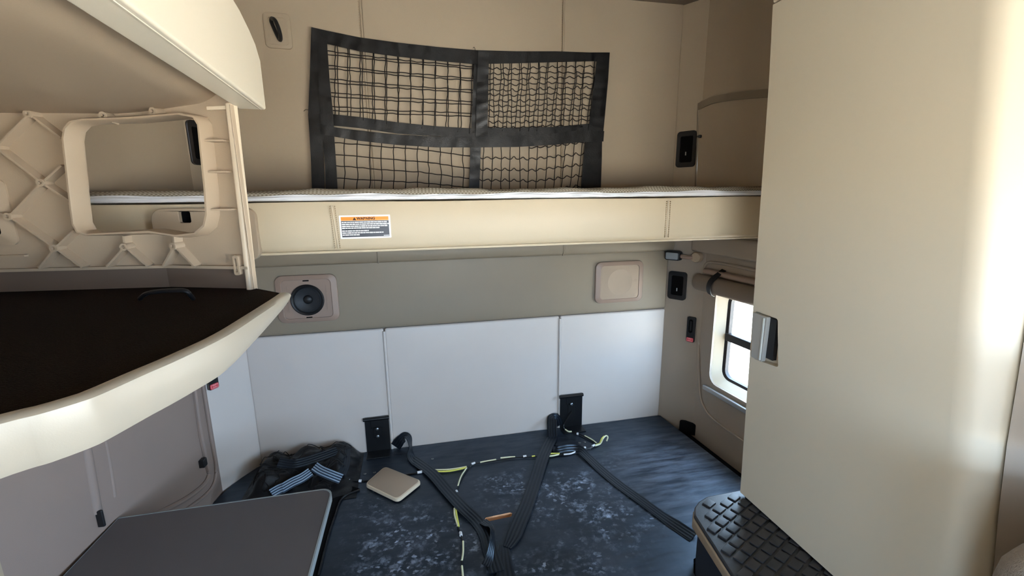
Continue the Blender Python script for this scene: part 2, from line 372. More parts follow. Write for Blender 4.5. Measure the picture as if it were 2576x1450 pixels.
# ---- back wall
mb = MB(); box(mb, -1.06, 0.03, 0.0, 1.06, 0.08, 2.52)
wb = struct(mb.build('wall_back', plastic_wall, smooth=0), 'beige back wall of the cab sleeper behind the bunks', 'wall')
def pad(name, x0, z0, x1, z1, m, y=0.0, bev=0.012, bulge=0.0):
    q = MB(); nx, nz = 14, 10
    def fn(u, v):
        return V((x0 + (x1 - x0) * u, y - bulge * (1 - (2 * u - 1) ** 6) * (1 - (2 * v - 1) ** 4), z0 + (z1 - z0) * v))
    surf(q, fn, nx, nz, (0, 0.035 - y, 0)); return q.build(name, m, wb, bev=bev, seg=3)
for (a, b) in ((-1.0, -SX - 0.002), (-SX + 0.002, SX - 0.002), (SX + 0.002, 1.0)):
    pad('lower_panel', a, 0.40, b, 1.052, vinyl_grey, 0.0, 0.010, 0.004)
    pad('upper_panel', a, 1.42, b, 2.50, vinyl_tan, 0.0, 0.008, 0.003)
pad('speaker_panel', -1.0, 1.054, 1.0, 1.372, vinyl_taupe, -0.006, 0.014, 0.006)
for sx in (-SX, SX):
    q = MB(); tube(q, [(sx, -0.002, 0.42), (sx, -0.002, 1.04)], 0.006, 8); q.build('piping', vinyl_grey, wb)
    q = MB(); tube(q, [(sx, -0.001, 1.43), (sx, -0.001, 2.48)], 0.004, 8); q.build('piping', vinyl_tan, wb)
    q = MB()
    for i in range(110):
        z = 1.45 + i * 0.0095; fbox(q, BACK, sx - 0.0085, z, 0.002, sx - 0.0072, z + 0.005, 0.0036)
    q.build('stitching', thread, wb)
# padded valance under the bunk
q = MB(); prof = [(0.0, 1.362), (-0.03, 1.360), (-0.043, 1.372), (-0.046, 1.40), (-0.04, 1.43), (0.0, 1.45)]
for (a, b) in ((-1.0, -SX), (-SX, SX), (SX, 1.0)):
    n = len(prof); vs = [(x, y, z) for x in (a + 0.001, b - 0.001) for (y, z) in prof]
    q.add(vs, [tuple(reversed(range(n))), tuple(range(n, 2 * n))] + [(i, (i + 1) % n, n + (i + 1) % n, n + i) for i in range(n)])
q.build('valance', vinyl_taupe, wb, smooth=60)
q = MB()
for sx in (-SX, SX): tube(q, [(sx, y, z) for (y, z) in prof[1:5]], 0.004, 6)
q.build('piping', vinyl_taupe, wb)

# ---- corner pillars, side walls
DW = (0.92, 0.90, 2.38, 1.74)                             # door window: along the wall, height
WIN_A0, WIN_A1, WIN_Z0, WIN_Z1 = 0.085, 0.60, 0.735, 1.215
for side, mr in (('right', lambda p: p), ('left', mir)):
    k = '1' if side == 'right' else '2'; dw = DW if side == 'right' else (1.40, 0.66, 2.10, 1.60)
    q = MB(); f = planfr(mr(R0), mr(R1)); plate(q, f, [(-0.045, 0.0), (plen(R0, R1), 0.0), (plen(R0, R1), 1.60), (-0.045, 1.60)])
    pil = struct(q.build('trim_' + k, plastic_wall if side == 'right' else vinyl_grey, bev=0.006), 'narrow angled corner pillar at the %s end of the back wall' % side, 'trim')
    q = MB(); f = planfr(mr(R0), mr(Q1)); plate(q, f, [(-0.045, 1.45), (plen(R0, Q1), 1.45), (plen(R0, Q1), 2.5), (-0.045, 2.5)])
    q.build('upper_pillar', vinyl_tan, pil, bev=0.006)
    # lower side wall
    f = planfr(mr(R1), mr(R2)); q = MB(); Lw = plen(R1, R2)
    hole = [rrect(WIN_A0, WIN_Z0, WIN_A1, WIN_Z1, 0.05)] if side == 'right' else []
    plate(q, f, [(0, 0.0), (Lw, 0.0), (Lw, 1.60), (0, 1.60)], hole, 0, -0.03)
    w = struct(q.build('wall_' + side, plastic_wall if side == 'right' else wall_brown, smooth=30), 'beige moulded %s side wall of the sleeper' % side, 'wall')
    q = MB(); f2 = planfr(mr(Q1), mr(R2)); L2 = plen(Q1, R2)
    plate(q, f2, [(0, 1.45), (L2, 1.45), (L2, 2.5), (0, 2.5)], (), 0, -0.03); q.build('upper_section', vinyl_tan, w, smooth=30)
    # cab section beside the front seats, with the door window opening
    q = MB(); f3 = planfr(mr(R2), mr((1.16, -3.5)))
    plate(q, f3, [(0, 0.0), (2.5, 0.0), (2.5, 2.5), (0, 2.5)], [rrect(*dw, 0.08)], 0, -0.04); q.build('cab_section', plastic_tan, w, smooth=30)
    q = MB(); tube(q, [f3(a, b, 0) for (a, b) in rrect(*dw, 0.08)], 0.015, 8, True); q.build('window_seal', win_black, w)
WR = bpy.data.objects['wall_right']; WL = bpy.data.objects['wall_left']

q = MB(); box(q, -1.2, -3.6, -0.05, 1.2, 0.08, 0.0); struct(q.build('floor', carpet_black, smooth=0), 'dark cab floor under the bunk', 'floor')
q = MB(); box(q, -1.2, -2.2, 2.485, 1.2, 0.08, 2.53)
ce = struct(q.build('ceiling', headliner, smooth=0), 'grey beige ceiling at the top of the sleeper', 'ceiling')
q = MB(); q.add([(-1.2, -2.2, 2.485), (1.2, -2.2, 2.485), (1.2, -3.55, 2.08), (-1.2, -3.55, 2.08), (-1.2, -2.2, 2.53), (1.2, -2.2, 2.53), (1.2, -3.55, 2.12), (-1.2, -3.55, 2.12)],
      [(0, 1, 2, 3), (7, 6, 5, 4), (0, 4, 5, 1), (1, 5, 6, 2), (2, 6, 7, 3), (3, 7, 4, 0)]); q.build('front_slope', headliner, ce, smooth=0)
f = Fr((0, -3.5, 0), (1, 0, 0), (0, 0, 1), (0, 1, 0)); q = MB()
plate(q, f, [(-1.2, 0), (1.2, 0), (1.2, 2.12), (-1.2, 2.12)], [rrect(-1.02, 1.0, 0.80, 1.60, 0.1)], 0, -0.05)
struct(q.build('wall_front', plastic_tan, smooth=30), 'front wall of the cab with the windscreen opening', 'wall')

# seam lines, lower moulding and the latch on the left hatch
fL = planfr(mir(R1), mir(R2)); fR = planfr(R1, R2)
def wl(x, y, c=0.004): p = onP(x, y, mir(R1), mir(R2)); a, b = fL.loc(p); return fL(a, b, c)
def wr(x, y, c=0.004): p = onP(x, y, R1, R2); a, b = fR.loc(p); return fR(a, b, c)
q = MB(); tube(q, spline([wl(478, 900), wl(484, 960), wl(500, 1080), wl(516, 1160), wl(522, 1195), wl(505, 1225), wl(455, 1262), wl(380, 1300)]), 0.009, 8)
q.build('hatch_moulding', wall_brown, WL)
q = MB(); tube(q, spline([wl(500, 890), wl(506, 960), wl(528, 1100), wl(540, 1170), wl(536, 1215), wl(510, 1250), wl(440, 1300)]), 0.006, 8)
q.build('hatch_moulding', wall_brown, WL)
q = MB(); tube(q, spline([wl(200, 1040, -0.006), wl(222, 1150, -0.006), wl(246, 1290, -0.006)]), 0.015, 10); q.build('panel_ridge', wall_brown, WL)
q = MB(); tube(q, spline([wl(255, 1060, -0.003), wl(275, 1150, -0.003), wl(290, 1250, -0.003)]), 0.006, 10); q.build('panel_ridge', wall_brown, WL)
q = MB(); p = fL.loc(wl(505, 1165)); fbox(q, fL, p[0] - 0.012, p[1] - 0.016, -0.002, p[0] + 0.014, p[1] + 0.016, 0.018)
q.build('hatch_latch', black_plastic, WL, bev=0.003)
q = MB(); p = fL.loc(wl(246, 1310)); fbox(q, fL, p[0] - 0.004, p[1] - 0.02, -0.002, p[0] + 0.004, p[1] + 0.03, 0.016); q.build('hatch_hinge', black_plastic, WL, bev=0.003)
# moulding round the side window
q = MB(); tube(q, spline([wr(1750, 690), wr(1757, 850), wr(1762, 985), wr(1776, 1030), wr(1805, 1062), wr(1870, 1108), wr(1960, 1165)]), 0.006, 8)
q.build('window_moulding', plastic_wall, WR)
q = MB(); tube(q, spline([wr(1768, 705), wr(1778, 665), wr(1810, 662), wr(1900, 680), wr(1990, 700)]), 0.007, 8); q.build('window_moulding', plastic_wall, WR)
# padded ledge that runs above the window
q = MB(); plate(q, Fr(fR(0, 0, 0), fR.x, fR.y, fR.z), [(-0.06, 1.365), (0.85, 1.365), (0.85, 1.45), (-0.06, 1.45)], (), 0.045, -0.01); q.build('ledge', plastic_wall, WR, bev=0.012, seg=3)
# quilting seams of the upper right wall
fU = planfr(Q1, R2)
def wu(x, y, c=0.002): p = onP(x, y, Q1, R2); a, b = fU.loc(p); return fU(a, b, c)

# ---- side window
W1 = fR
q = MB(); ring(q, W1, rrect(WIN_A0, WIN_Z0, WIN_A1, WIN_Z1, 0.05), rrect(WIN_A0 + 0.03, WIN_Z0 + 0.03, WIN_A1 - 0.03, WIN_Z1 - 0.03, 0.045), -0.05, -0.012, -0.045)
win = struct(q.build('window_1', plastic_white), 'small two pane window in the right side wall above the bunk board', 'window')
q = MB(); ring(q, W1, rrect(WIN_A0 + 0.028, WIN_Z0 + 0.028, WIN_A1 - 0.028, WIN_Z1 - 0.028, 0.045), rrect(WIN_A0 + 0.045, WIN_Z0 + 0.042, WIN_A1 - 0.045, WIN_Z1 - 0.042, 0.035), -0.07, -0.045, -0.05); q.build('window_frame', win_black, win)
q = MB(); fbox(q, W1, WIN_A0 + 0.03, 0.955, -0.068, WIN_A1 - 0.03, 0.992, -0.043); q.build('window_bar', win_black, win, bev=0.004)
q = MB(); fbox(q, W1, WIN_A0 + 0.04, WIN_Z0 + 0.04, -0.064, WIN_A1 - 0.04, WIN_Z1 - 0.04, -0.060); q.build('pane', glass, win, smooth=0)
q = MB(); fbox(q, W1, WIN_A0 - 0.02, 0.693, -0.002, WIN_A1 + 0.1, 0.716, 0.018); q.build('window_sill', alu, win, bev=0.004)

# ---- rolled shade over the window
sh = thing('window_shade', fR(0.25, 1.19, 0.03), 'brown roller shade rolled up over the side window with a black strap', 'shade')
q = MB(); pts = []
for i in range(18):
    a = 2 * PI * i / 18; pts.append((1.222 + 0.040 * math.sin(a), 0.030 + 0.028 * math.cos(a)))
n = len(pts); vs = [fR(a, b, c) for a in (-0.015, 0.72) for (b, c) in pts]
q.add(vs, [tuple(range(n)), tuple(range(n, 2 * n))] + [(i, (i + 1) % n, n + (i + 1) % n, n + i) for i in range(n)]); q.build('roll', shade_cloth, sh, bev=0.006)
q = MB(); fbox(q, fR, 0.02, 1.268, -0.002, 0.72, 1.292, 0.035); q.build('headrail', plastic_brown, sh, bev=0.008, seg=3)
q = MB(); ribbon(q, [fR(0.135, 1.30, 0.012), fR(0.13, 1.275, 0.045), fR(0.115, 1.245, 0.064), fR(0.105, 1.215, 0.064), fR(0.10, 1.185, 0.05), fR(0.098, 1.175, 0.03)], 0.026, 0.0015, nrm=tuple(fR.z)); q.build('strap', webbing, sh)

# ------------------------------------------------------------------ upper bunk
BY = -0.65
bunk = thing('upper_bunk', (0, -0.34, 1.47), 'cream vinyl upper bunk with a warning sticker across the back of the sleeper', 'bunk')
q = MB(); prof = [(BY + 0.03, 1.630), (BY + 0.008, 1.627), (BY, 1.612), (BY - 0.004, 1.56), (BY - 0.001, 1.505), (BY + 0.008, 1.488), (BY + 0.03, 1.481), (BY + 0.10, 1.478), (-0.06, 1.470), (-0.06, 1.630)]
xs = [-1.10 + 2.20 * i / 60 for i in range(61)]
n = len(prof); vs = [(x, y, z + 0.0012 * math.sin(9 * x)) for x in xs for (y, z) in prof]
fs = [tuple(reversed(range(n))), tuple((len(xs) - 1) * n + i for i in range(n))]
for j in range(len(xs) - 1):
    for i in range(n): fs.append((j * n + i, j * n + (i + 1) % n, (j + 1) * n + (i + 1) % n, (j + 1) * n + i))
q.add(vs, fs); q.build('bunk_cover', vinyl_cream, bunk, smooth=50)
for sx, tilt in ((-0.486, 0.004), (0.577, 0.0)):
    q = MB(); 
    for dx in (-0.007, 0.007):
        for i in range(20):
            z = 1.495 + i * 0.0062; t_ = (1.56 - z) / 0.1
            q_x = sx + dx + tilt * t_
            box(q, q_x - 0.0008, BY - 0.0058, z, q_x + 0.0008, BY - 0.002, z + 0.0038)
    q.build('stitching', thread, bunk, smooth=0)
    q = MB(); tube(q, [(sx - tilt, BY - 0.002, 1.618), (sx, BY - 0.0042, 1.56), (sx + tilt, BY - 0.002, 1.495)], 0.0022, 6); q.build('seam', vinyl_cream, bunk)
# bottom piping
q = MB(); tube(q, [(-1.08, BY + 0.004, 1.484), (1.085, BY + 0.004, 1.484)], 0.004, 8); q.build('piping', vinyl_cream, bunk)
# moulded latch plate on the left end
a0, z1 = bk(388, 530, BY); a1, z0 = bk(655, 600, BY)
fB = Fr((0, BY, 0), (1, 0, 0), (0, 0, 1), (0, -1, 0)); nx0, nz1 = bk(457, 526, BY); nx1, nz0 = bk(491, 560, BY)
out = rrect(a0, 1.470, a1, 1.616, 0.028); nz1 = 1.608; nz0 = 1.578
q = MB(); plate(q, fB, out, [rrect(nx0, nz0, nx1, nz1, 0.004, 2)], 0.022, -0.01); lp = q.build('latch_plate', plastic_tan, bunk, bev=0.008, seg=3)
q = MB(); fbox(q, fB, nx0 - 0.004, nz0 - 0.004, 0.0045, nx1 + 0.004, nz1 + 0.004, 0.006); q.build('latch_hole', dark_void, lp, smooth=0)
# warning sticker
LAB = [(853, 542), (981, 540), (985, 593), (859, 598)]
lo = onY(859, 598, BY - 0.0045); hi = onY(981, 540, BY - 0.0045)
lx0, lx1, lz0, lz1 = onY(855, 570, BY).x, onY(983, 568, BY).x, 1.5205, 1.5905
fl = Fr(((lx0 + lx1) / 2, BY - 0.0042, (lz0 + lz1) / 2), V((1, 0, 0.0)), (0, 0, 1), (0, -1, 0)); LW_, LH_ = (lx1 - lx0) / 2, 0.0338
q = MB(); prism(q, fl, rrect(-LW_, -LH_, LW_, LH_, 0.002, 2), 0, 0.0008); lab = q.build('warning_label', label_white, bunk, smooth=0)
lab['label'] = 'white bordered warning sticker, orange header, black text panel'
q = MB(); fbox(q, fl, -LW_ * 0.93, -LH_ * 0.86, 0.0008, LW_ * 0.93, LH_ * 0.52, 0.0011); q.build('text_panel', label_black, lab, smooth=0)
q = MB(); fbox(q, fl, -LW_ * 0.93, LH_ * 0.54, 0.0008, LW_ * 0.93, LH_ * 0.86, 0.0011); q.build('header', label_orange, lab, smooth=0)
def text_mesh(name, s, size, fr, a, b, c, m, parent, off=0.0):
    cu = bpy.data.curves.new('tmp_txt', 'FONT'); cu.body = s; cu.size = size; cu.offset = off; cu.align_x = 'CENTER'; cu.align_y = 'CENTER'
    o = bpy.data.objects.new('tmp_txt', cu); COL.objects.link(o); dg = bpy.context.evaluated_depsgraph_get()
    me = bpy.data.meshes.new_from_object(o.evaluated_get(dg)); bpy.data.objects.remove(o)
    q = MB(); q.add([fr(a + v.co.x, b + v.co.y, c) for v in me.vertices], [tuple(p.vertices) for p in me.polygons]); return q.build(name, m, parent, smooth=0)
text_mesh('lettering', 'WARNING', 0.0105, fl, 0.003, LH_ * 0.70, 0.0013, label_brown, lab, 0.0004)
q = MB(); tx = -0.034
q.add([fl(tx, LH_ * 0.58, 0.0013), fl(tx + 0.010, LH_ * 0.58, 0.0013), fl(tx + 0.005, LH_ * 0.83, 0.0013)], [(0, 1, 2)]); q.build('warning_triangle', label_brown, lab, smooth=0)
q = MB()                                                 # the small print is too blurred in the photograph to read: white word-long strokes
rnd = random.Random(3)
for (zz, e) in ((0.40, 0.86), (0.235, 0.93), (0.07, 0.87), (-0.09, 0.55), (-0.33, 0.12), (-0.50, 0.70), (-0.67, -0.25)):
    x = -0.91
    while x < e - 0.02:
        w_ = min(rnd.uniform(0.05, 0.17), e - x); h_ = rnd.uniform(0.042, 0.055)
        fbox(q, fl, LW_ * x, LH_ * (zz - h_), 0.0011, LW_ * (x + w_), LH_ * (zz + h_), 0.0014); x += w_ + 0.014
fbox(q, fl, LW_ * 0.70, LH_ * -0.80, 0.0011, LW_ * 0.92, LH_ * -0.75, 0.0014)
q.build('small_print', label_white, lab, smooth=0)

# ---- mattress in its plastic wrap, on the bunk
mt = thing('mattress', (0, -0.33, 1.63), 'thin quilted mattress in shiny clear plastic on top of the upper bunk', 'mattress')
rnd = random.Random(5); ph = [rnd.uniform(0, 6) for _ in range(8)]
def topz(x): return 1.664 + 0.0022 * math.sin(7 * x + ph[0]) + 0.0018 * math.sin(17 * x + ph[1]) + 0.0012 * math.sin(41 * x + ph[2]) + 0.0006 * math.sin(90 * x)
q = MB()
def fn(u, v):
    x = -1.095 + 2.19 * u
    prof = [(-0.062, 1.631), (-0.062, 1.66), (-0.30, 1.664), (BY + 0.06, topz(x)), (BY + 0.025, topz(x) - 0.002), (BY + 0.012, 1.653), (BY + 0.012, 1.634), (BY + 0.03, 1.631), (-0.062, 1.631)]
    y, z = prof[round(v * 8)]; return V((x, y, z))
surf(q, fn, 180, 8); q.build('ticking', mattress_cloth, mt, smooth=60)
q = MB()
def fn2(u, v):
    x = -1.09 + 2.18 * u
    k = 0.0012 * math.sin(33 * x + 5 * v + ph[3]) + 0.0009 * math.sin(71 * x - 9 * v + ph[4]) * (1 if -0.4 < x < 0.6 else 0.2)
    z = 1.6315 + (0.0165 + 0.002 * math.sin(11 * x) + 0.0015 * math.sin(29 * x)) * v
    y = BY + 0.007 - 0.005 * math.sin(PI * v) * 1.0 - 0.0022 * abs(math.sin(2.5 * PI * v)) + k
    return V((x, y, z))
surf(q, fn2, 260, 14, (0, 0.003, 0)); q.build('plastic_wrap', plastic_wrap, mt, smooth=70)

# ------------------------------------------------------------------ cargo net over the bunk
net = thing('cargo_net', (0.0, -0.03, 1.665), 'black webbing cargo net with four mesh panels hung on the back wall', 'net')
def nb(x, y, Y): return onY(x, y, Y)
def resample(pl, n):
    P = [V((p[0], p[1], 0)) for p in pl]; d = [0]
    for a, b in zip(P, P[1:]): d.append(d[-1] + (b - a).length)
    out = []
    for i in range(n + 1):
        t = d[-1] * i / n
        for j in range(len(P) - 1):
            if t <= d[j + 1] + 1e-9:
                s = (t - d[j]) / max(1e-9, d[j + 1] - d[j]); out.append(P[j].lerp(P[j + 1], s)); break
    return out
def band(name, A, B, Y, wav=0.003, freq=9, n=60, seed=0):
    r = random.Random(seed); p1, p2, p3 = (r.uniform(0, 6) for _ in range(3)); A = resample(A, n); B = resample(B, n); q = MB()
    def fn(u, v):
        p = A[round(u * n)].lerp(B[round(u * n)], v); w = wav * (math.sin(freq * 2 * u + p1) + 0.6 * math.sin(freq * 5.3 * u + p2 + 1.5 * v) + 0.35 * math.sin(freq * 11 * u + p3 - 2 * v)) * 0.6
        return nb(p.x, p.y, Y + w)
    surf(q, fn, n, 5, (0, 0.002, 0)); return q.build(name, webbing, net, smooth=60)
band('webbing', [(783, 68), (822, 77), (905, 94), (1000, 107), (1100, 118), (1195, 126), (1300, 129), (1400, 129), (1480, 132), (1534, 132)],
     [(786, 104), (822, 110), (905, 129), (1000, 142), (1100, 153), (1192, 161), (1300, 159), (1400, 156), (1480, 154), (1527, 154)], -0.036, 0.003, 20, 90, 1)
band('webbing', [(783, 69), (779, 200), (775, 290), (778, 330), (782, 400), (785, 490)], [(806, 74), (806, 200), (806, 290), (810, 330), (814, 400), (817, 490)], -0.031, 0.002, 5, 40, 2)
band('webbing', [(800, 84), (801, 200), (806, 300), (812, 360), (818, 420), (820, 490)], [(822, 100), (829, 200), (838, 290), (841, 345), (846, 420), (850, 490)], -0.041, 0.002, 5, 40, 3)
band('webbing', [(1195, 126), (1191, 200), (1186, 300), (1186, 335)], [(1212, 127), (1208, 200), (1204, 300), (1203, 335)], -0.033, 0.002, 4, 30, 4)
band('webbing', [(1203, 127), (1200, 200), (1198, 300), (1196, 370)], [(1230, 128), (1229, 200), (1227, 300), (1227, 345)], -0.043, 0.0025, 6, 40, 5)
band('webbing', [(1184, 360), (1182, 420), (1179, 490)], [(1210, 360), (1208, 420), (1205, 490)], -0.034, 0.0015, 4, 24, 6)
band('webbing', [(1503, 140), (1496, 200), (1484, 300), (1480, 330)], [(1534, 132), (1530, 200), (1521, 300), (1518, 330)], -0.041, 0.0025, 5, 40, 7)
band('webbing', [(1474, 340), (1468, 400), (1460, 490)], [(1515, 335), (1514, 400), (1511, 490)], -0.036, 0.0015, 4, 30, 8)
band('webbing', [(834, 287), (900, 294), (1000, 308), (1100, 318), (1185, 323), (1300, 321), (1400, 319), (1486, 311)],
     [(838, 316), (900, 322), (1000, 336), (1100, 343), (1185, 348), (1300, 347), (1400, 343), (1490, 335)], -0.033, 0.002, 16, 80, 9)
band('webbing', [(806, 312), (838, 320), (900, 328), (1000, 339), (1100, 344), (1200, 345), (1300, 342), (1400, 335), (1460, 327), (1520, 330)],
     [(808, 338), (842, 344), (900, 354), (1000, 365), (1100, 371), (1200, 371), (1300, 370), (1400, 364), (1460, 358), (1518, 356)], -0.046, 0.0025, 20, 90, 10)
def netting(lines, Y, seed, jit=1.2, r=0.0018):
    rr = random.Random(seed); q = MB()
    for (pts, nseg, amp, per, ph_) in lines:
        P = resample(pts, nseg); out = []
        for i, p in enumerate(P):
            d = (P[min(i + 1, nseg)] - P[max(i - 1, 0)]).normalized(); nrm = V((-d.y, d.x, 0)); L = (P[i] - P[0]).length
            o = amp * abs(math.sin(PI * L / per + ph_)) - amp * 0.5 if amp else 0.0
            o += rr.uniform(-jit, jit); out.append(nb(p.x + nrm.x * o, p.y + nrm.y * o, Y + rr.uniform(-0.003, 0.003)))
        tube(q, spline(out, 3), r, 5)
    return q.build('netting', net_cord, net, smooth=80)
# top left panel, two layers
for lay, (x0, dx, hl, hr, sd) in enumerate(((843, 31.5, (129, 35), (168, 29.5), 21), (848, 31.0, (137, 35.4), (173, 30.2), 22))):
    L = []
    for i in range(12):
        x = x0 + dx * i; 
        if x > 1190: break
        yt = 112 + (x - 822) * 0.13 - 4; yb = 287 + (x - 838) * 0.10 + (14 if lay else 8)
        dr = (14 if lay else -3) * (1 - i / 11) + (-8 if lay else 2)
        L.append(([(x, yt), (x + dr * 0.3, yt + (yb - yt) * 0.35), (x + dr * 0.6, yt + (yb - yt) * 0.7), (x + dr, yb)], 12, 0, 1, 0))
    for i in range(6):
        yl, yr = hl[0] + hl[1] * i, hr[0] + hr[1] * i
        if yl > 300: continue
        L.append(([(822 + (yl - 110) * 0.09, yl), (1000, yl + (yr - yl) * 0.56), (1190, yr)], 26, 0, 1, 0))
    netting(L, -0.022 - 0.009 * lay, sd, 1.3)
# top right panel, two crumpled layers
for lay, (x0, dx, y0, sd) in enumerate(((1236, 23.6, 167, 23), (1242, 23.0, 180, 24))):
    L = []
    for i in range(12):
        x = x0 + dx * i
        if x > 1500: break
        lean = -4 - 14 * (i / 11) + (5 if lay else -3)
        L.append(([(x, 155), (x + lean * 0.25 + (3 if i % 2 else -2), 200), (x + lean * 0.6, 260), (x + lean, 330)], 12, 0, 1, 0))
    for i in range(6):
        y = y0 + 27 * i
        L.append(([(1228, y + 4), (1300, y + 6), (1380, y + 1), (1498 - (y - 155) * 0.1, y - 1 + (5 if lay else 0))], 48, 6.0 if lay == 0 else 4.5, 23.5, 0.4 + lay + i * 0.5))
    netting(L, -0.022 - 0.009 * lay, sd, 1.2)
# bottom left panel
L = []
for x in (867, 899, 931, 960, 991, 1021, 1051, 1079, 1109, 1137, 1166):
    L.append(([(x, 345 + (x - 842) * 0.05), (x - 2, 400), (x + 1, 440), (x - 3, 492)], 10, 0, 1, 0))
for (yl, yr) in ((330, 362), (359, 393), (389, 424), (417, 450), (448, 472), (477, 490)): L.append(([(842, yl), (1000, yl + (yr - yl) * 0.40), (1060, yl + (yr - yl) * 0.5), (1184, yr)], 24, 0, 1, 0))
netting(L, -0.028, 25, 1.0, 0.0019)
# bottom right panel
L = []
for xt, xb in ((1217, 1213), (1240, 1235), (1261, 1260), (1283, 1281), (1307, 1308), (1332, 1327), (1352, 1348), (1378, 1370), (1400, 1392), (1424, 1410), (1446, 1432), (1466, 1450)):
    L.append(([(xt, 352), (xt * 0.6 + xb * 0.4, 410), (xb, 490)], 9, 0, 1, 0))
for (yl, yr) in ((396, 386), (425, 413), (452, 440), (480, 466)): L.append(([(1206, yl), (1340, yl + 3), (1472, yr)], 46, 7.0, 22.3, 0.3))
L.append(([(1330, 372), (1400, 366), (1470, 357)], 20, 6, 22, 0.5))
netting(L, -0.028, 26, 0.8, 0.0019)
q = MB(); tube(q, spline([nb(776, 277, -0.032), nb(769, 276, -0.03), nb(764, 280, -0.03)]), 0.001, 5); q.build('loose_thread', net_cord, net)
q = MB(); tube(q, spline([nb(1196, 126, -0.036), nb(1193, 119, -0.034), nb(1190, 121, -0.034)]), 0.001, 5); q.build('loose_thread', net_cord, net)

# ---- net anchor plate
c0 = bk(700, 79); an = thing('anchor_plate', (c0[0], 0, c0[1] - 0.06), 'beige anchor plate with a black loop high on the back wall', 'hook')
fa = Fr((c0[0], -0.003, c0[1]), (1, 0, -0.02), (0, 0, 1), (0, -1, 0))
q = MB(); prism(q, fa, rrect(-0.048, -0.063, 0.048, 0.063, 0.016), -0.004, 0.006, 0.004); q.build('plate', vinyl_tan, an, smooth=35)
q = MB(); ring(q, fa, rrect(-0.036, -0.050, 0.036, 0.050, 0.012), rrect(-0.031, -0.045, 0.031, 0.045, 0.009), 0.004, 0.0085, 0.0085); q.build('rim', vinyl_tan, an)
q = MB(); lp_ = [fa(-0.019, 0.030, 0.006), fa(-0.012, 0.036, 0.020), fa(0.004, 0.022, 0.040), fa(0.014, -0.012, 0.040), fa(0.012, -0.030, 0.024), fa(0.006, -0.034, 0.012), fa(-0.004, -0.015, 0.006), fa(-0.014, 0.012, 0.005)]
tube(q, spline(lp_ + [lp_[0]], 4)[:-1], 0.0072, 8, True); q.build('loop', black_plastic, an)

# ------------------------------------------------------------------ speakers
def speaker(px0, px1, name, label, grille):
    (x0, z1), (x1, z0) = px0, px1; cx, cz = (x0 + x1) / 2, (z0 + z1) / 2; w, h = (x1 - x0) / 2, (z1 - z0) / 2
    t = thing(name, (cx, -0.01, z0), label, 'speaker'); fs_ = Fr((cx, -0.016, cz), (1, 0, 0), (0, 0, 1), (0, -1, 0))
    n = 6
    q = MB(); ring(q, fs_, rrect(-w, -h, w, h, 0.03, n), rrect(-w + 0.026, -h + 0.020, w - 0.026, h - 0.020, 0.018, n), -0.006, 0.006, 0.013); q.build('surround', plastic_brown, t, bev=0.003, smooth=60)
    if grille:
        q = MB(); prism(q, fs_, rrect(-w + 0.025, -h + 0.019, w - 0.025, h - 0.019, 0.018, n), -0.002, 0.010, 0.003); q.build('grille', grille_tan, t, smooth=35)
        q = MB(); lathe(q, fs_, [(0.066, 0.0099), (0.066, 0.0104), (0.060, 0.0106), (0.058, 0.0101)], 40); q.build('cone_outline', grille_tan, t)
    else:
        q = MB(); circ = [(0.064 * math.cos(2 * PI * k / 40), -0.004 + 0.064 * math.sin(2 * PI * k / 40)) for k in range(40)]
        plate(q, fs_, rrect(-w + 0.025, -h + 0.019, w - 0.025, h - 0.019, 0.018, n), [circ], 0.008, -0.002); q.build('baffle', plastic_brown, t, smooth=30)
        for sx in (-1, 1):
            q = MB(); fbox(q, fs_, sx * 0.078 - 0.001, -0.055, 0.007, sx * 0.078 + 0.001, 0.055, 0.0105); q.build('rib', plastic_brown, t)
        fc = Fr(fs_(0, -0.004, 0), fs_.x, fs_.y, fs_.z)
        q = MB(); lathe(q, fc, [(0.066, 0.005), (0.068, 0.013), (0.063, 0.017), (0.058, 0.015), (0.055, 0.010)], 48, False); q.build('basket_rim', speaker_black, t)
        q = MB(); lathe(q, fc, [(0.0555, 0.0105), (0.0525, 0.0135), (0.0495, 0.0105), (0.034, 0.006), (0.019, 0.0005)], 48, False); q.build('cone', speaker_cone, t)
        q = MB(); lathe(q, fc, [(0.0195, 0.0003), (0.0185, 0.0045), (0.014, 0.0085), (0.007, 0.0105), (0.0005, 0.011)], 32, False); q.build('dust_cap', speaker_black, t)
        for sz in (h - 0.024, -h + 0.022):
            q = MB(); fbox(q, fs_, -0.012, sz - 0.0025, 0.006, 0.012, sz + 0.0025, 0.0095); q.build('clip_slot', dark_void, t, smooth=0)
    return t
speaker(bk(690, 695, -0.01), bk(857, 804, -0.01), 'speaker', 'speaker with its black cone bare and the cover missing, left under the bunk', False)
speaker(bk(1497, 660, -0.01), bk(1612, 756, -0.01), 'speaker', 'speaker with its tan cover in place, near the right corner under the bunk', True)

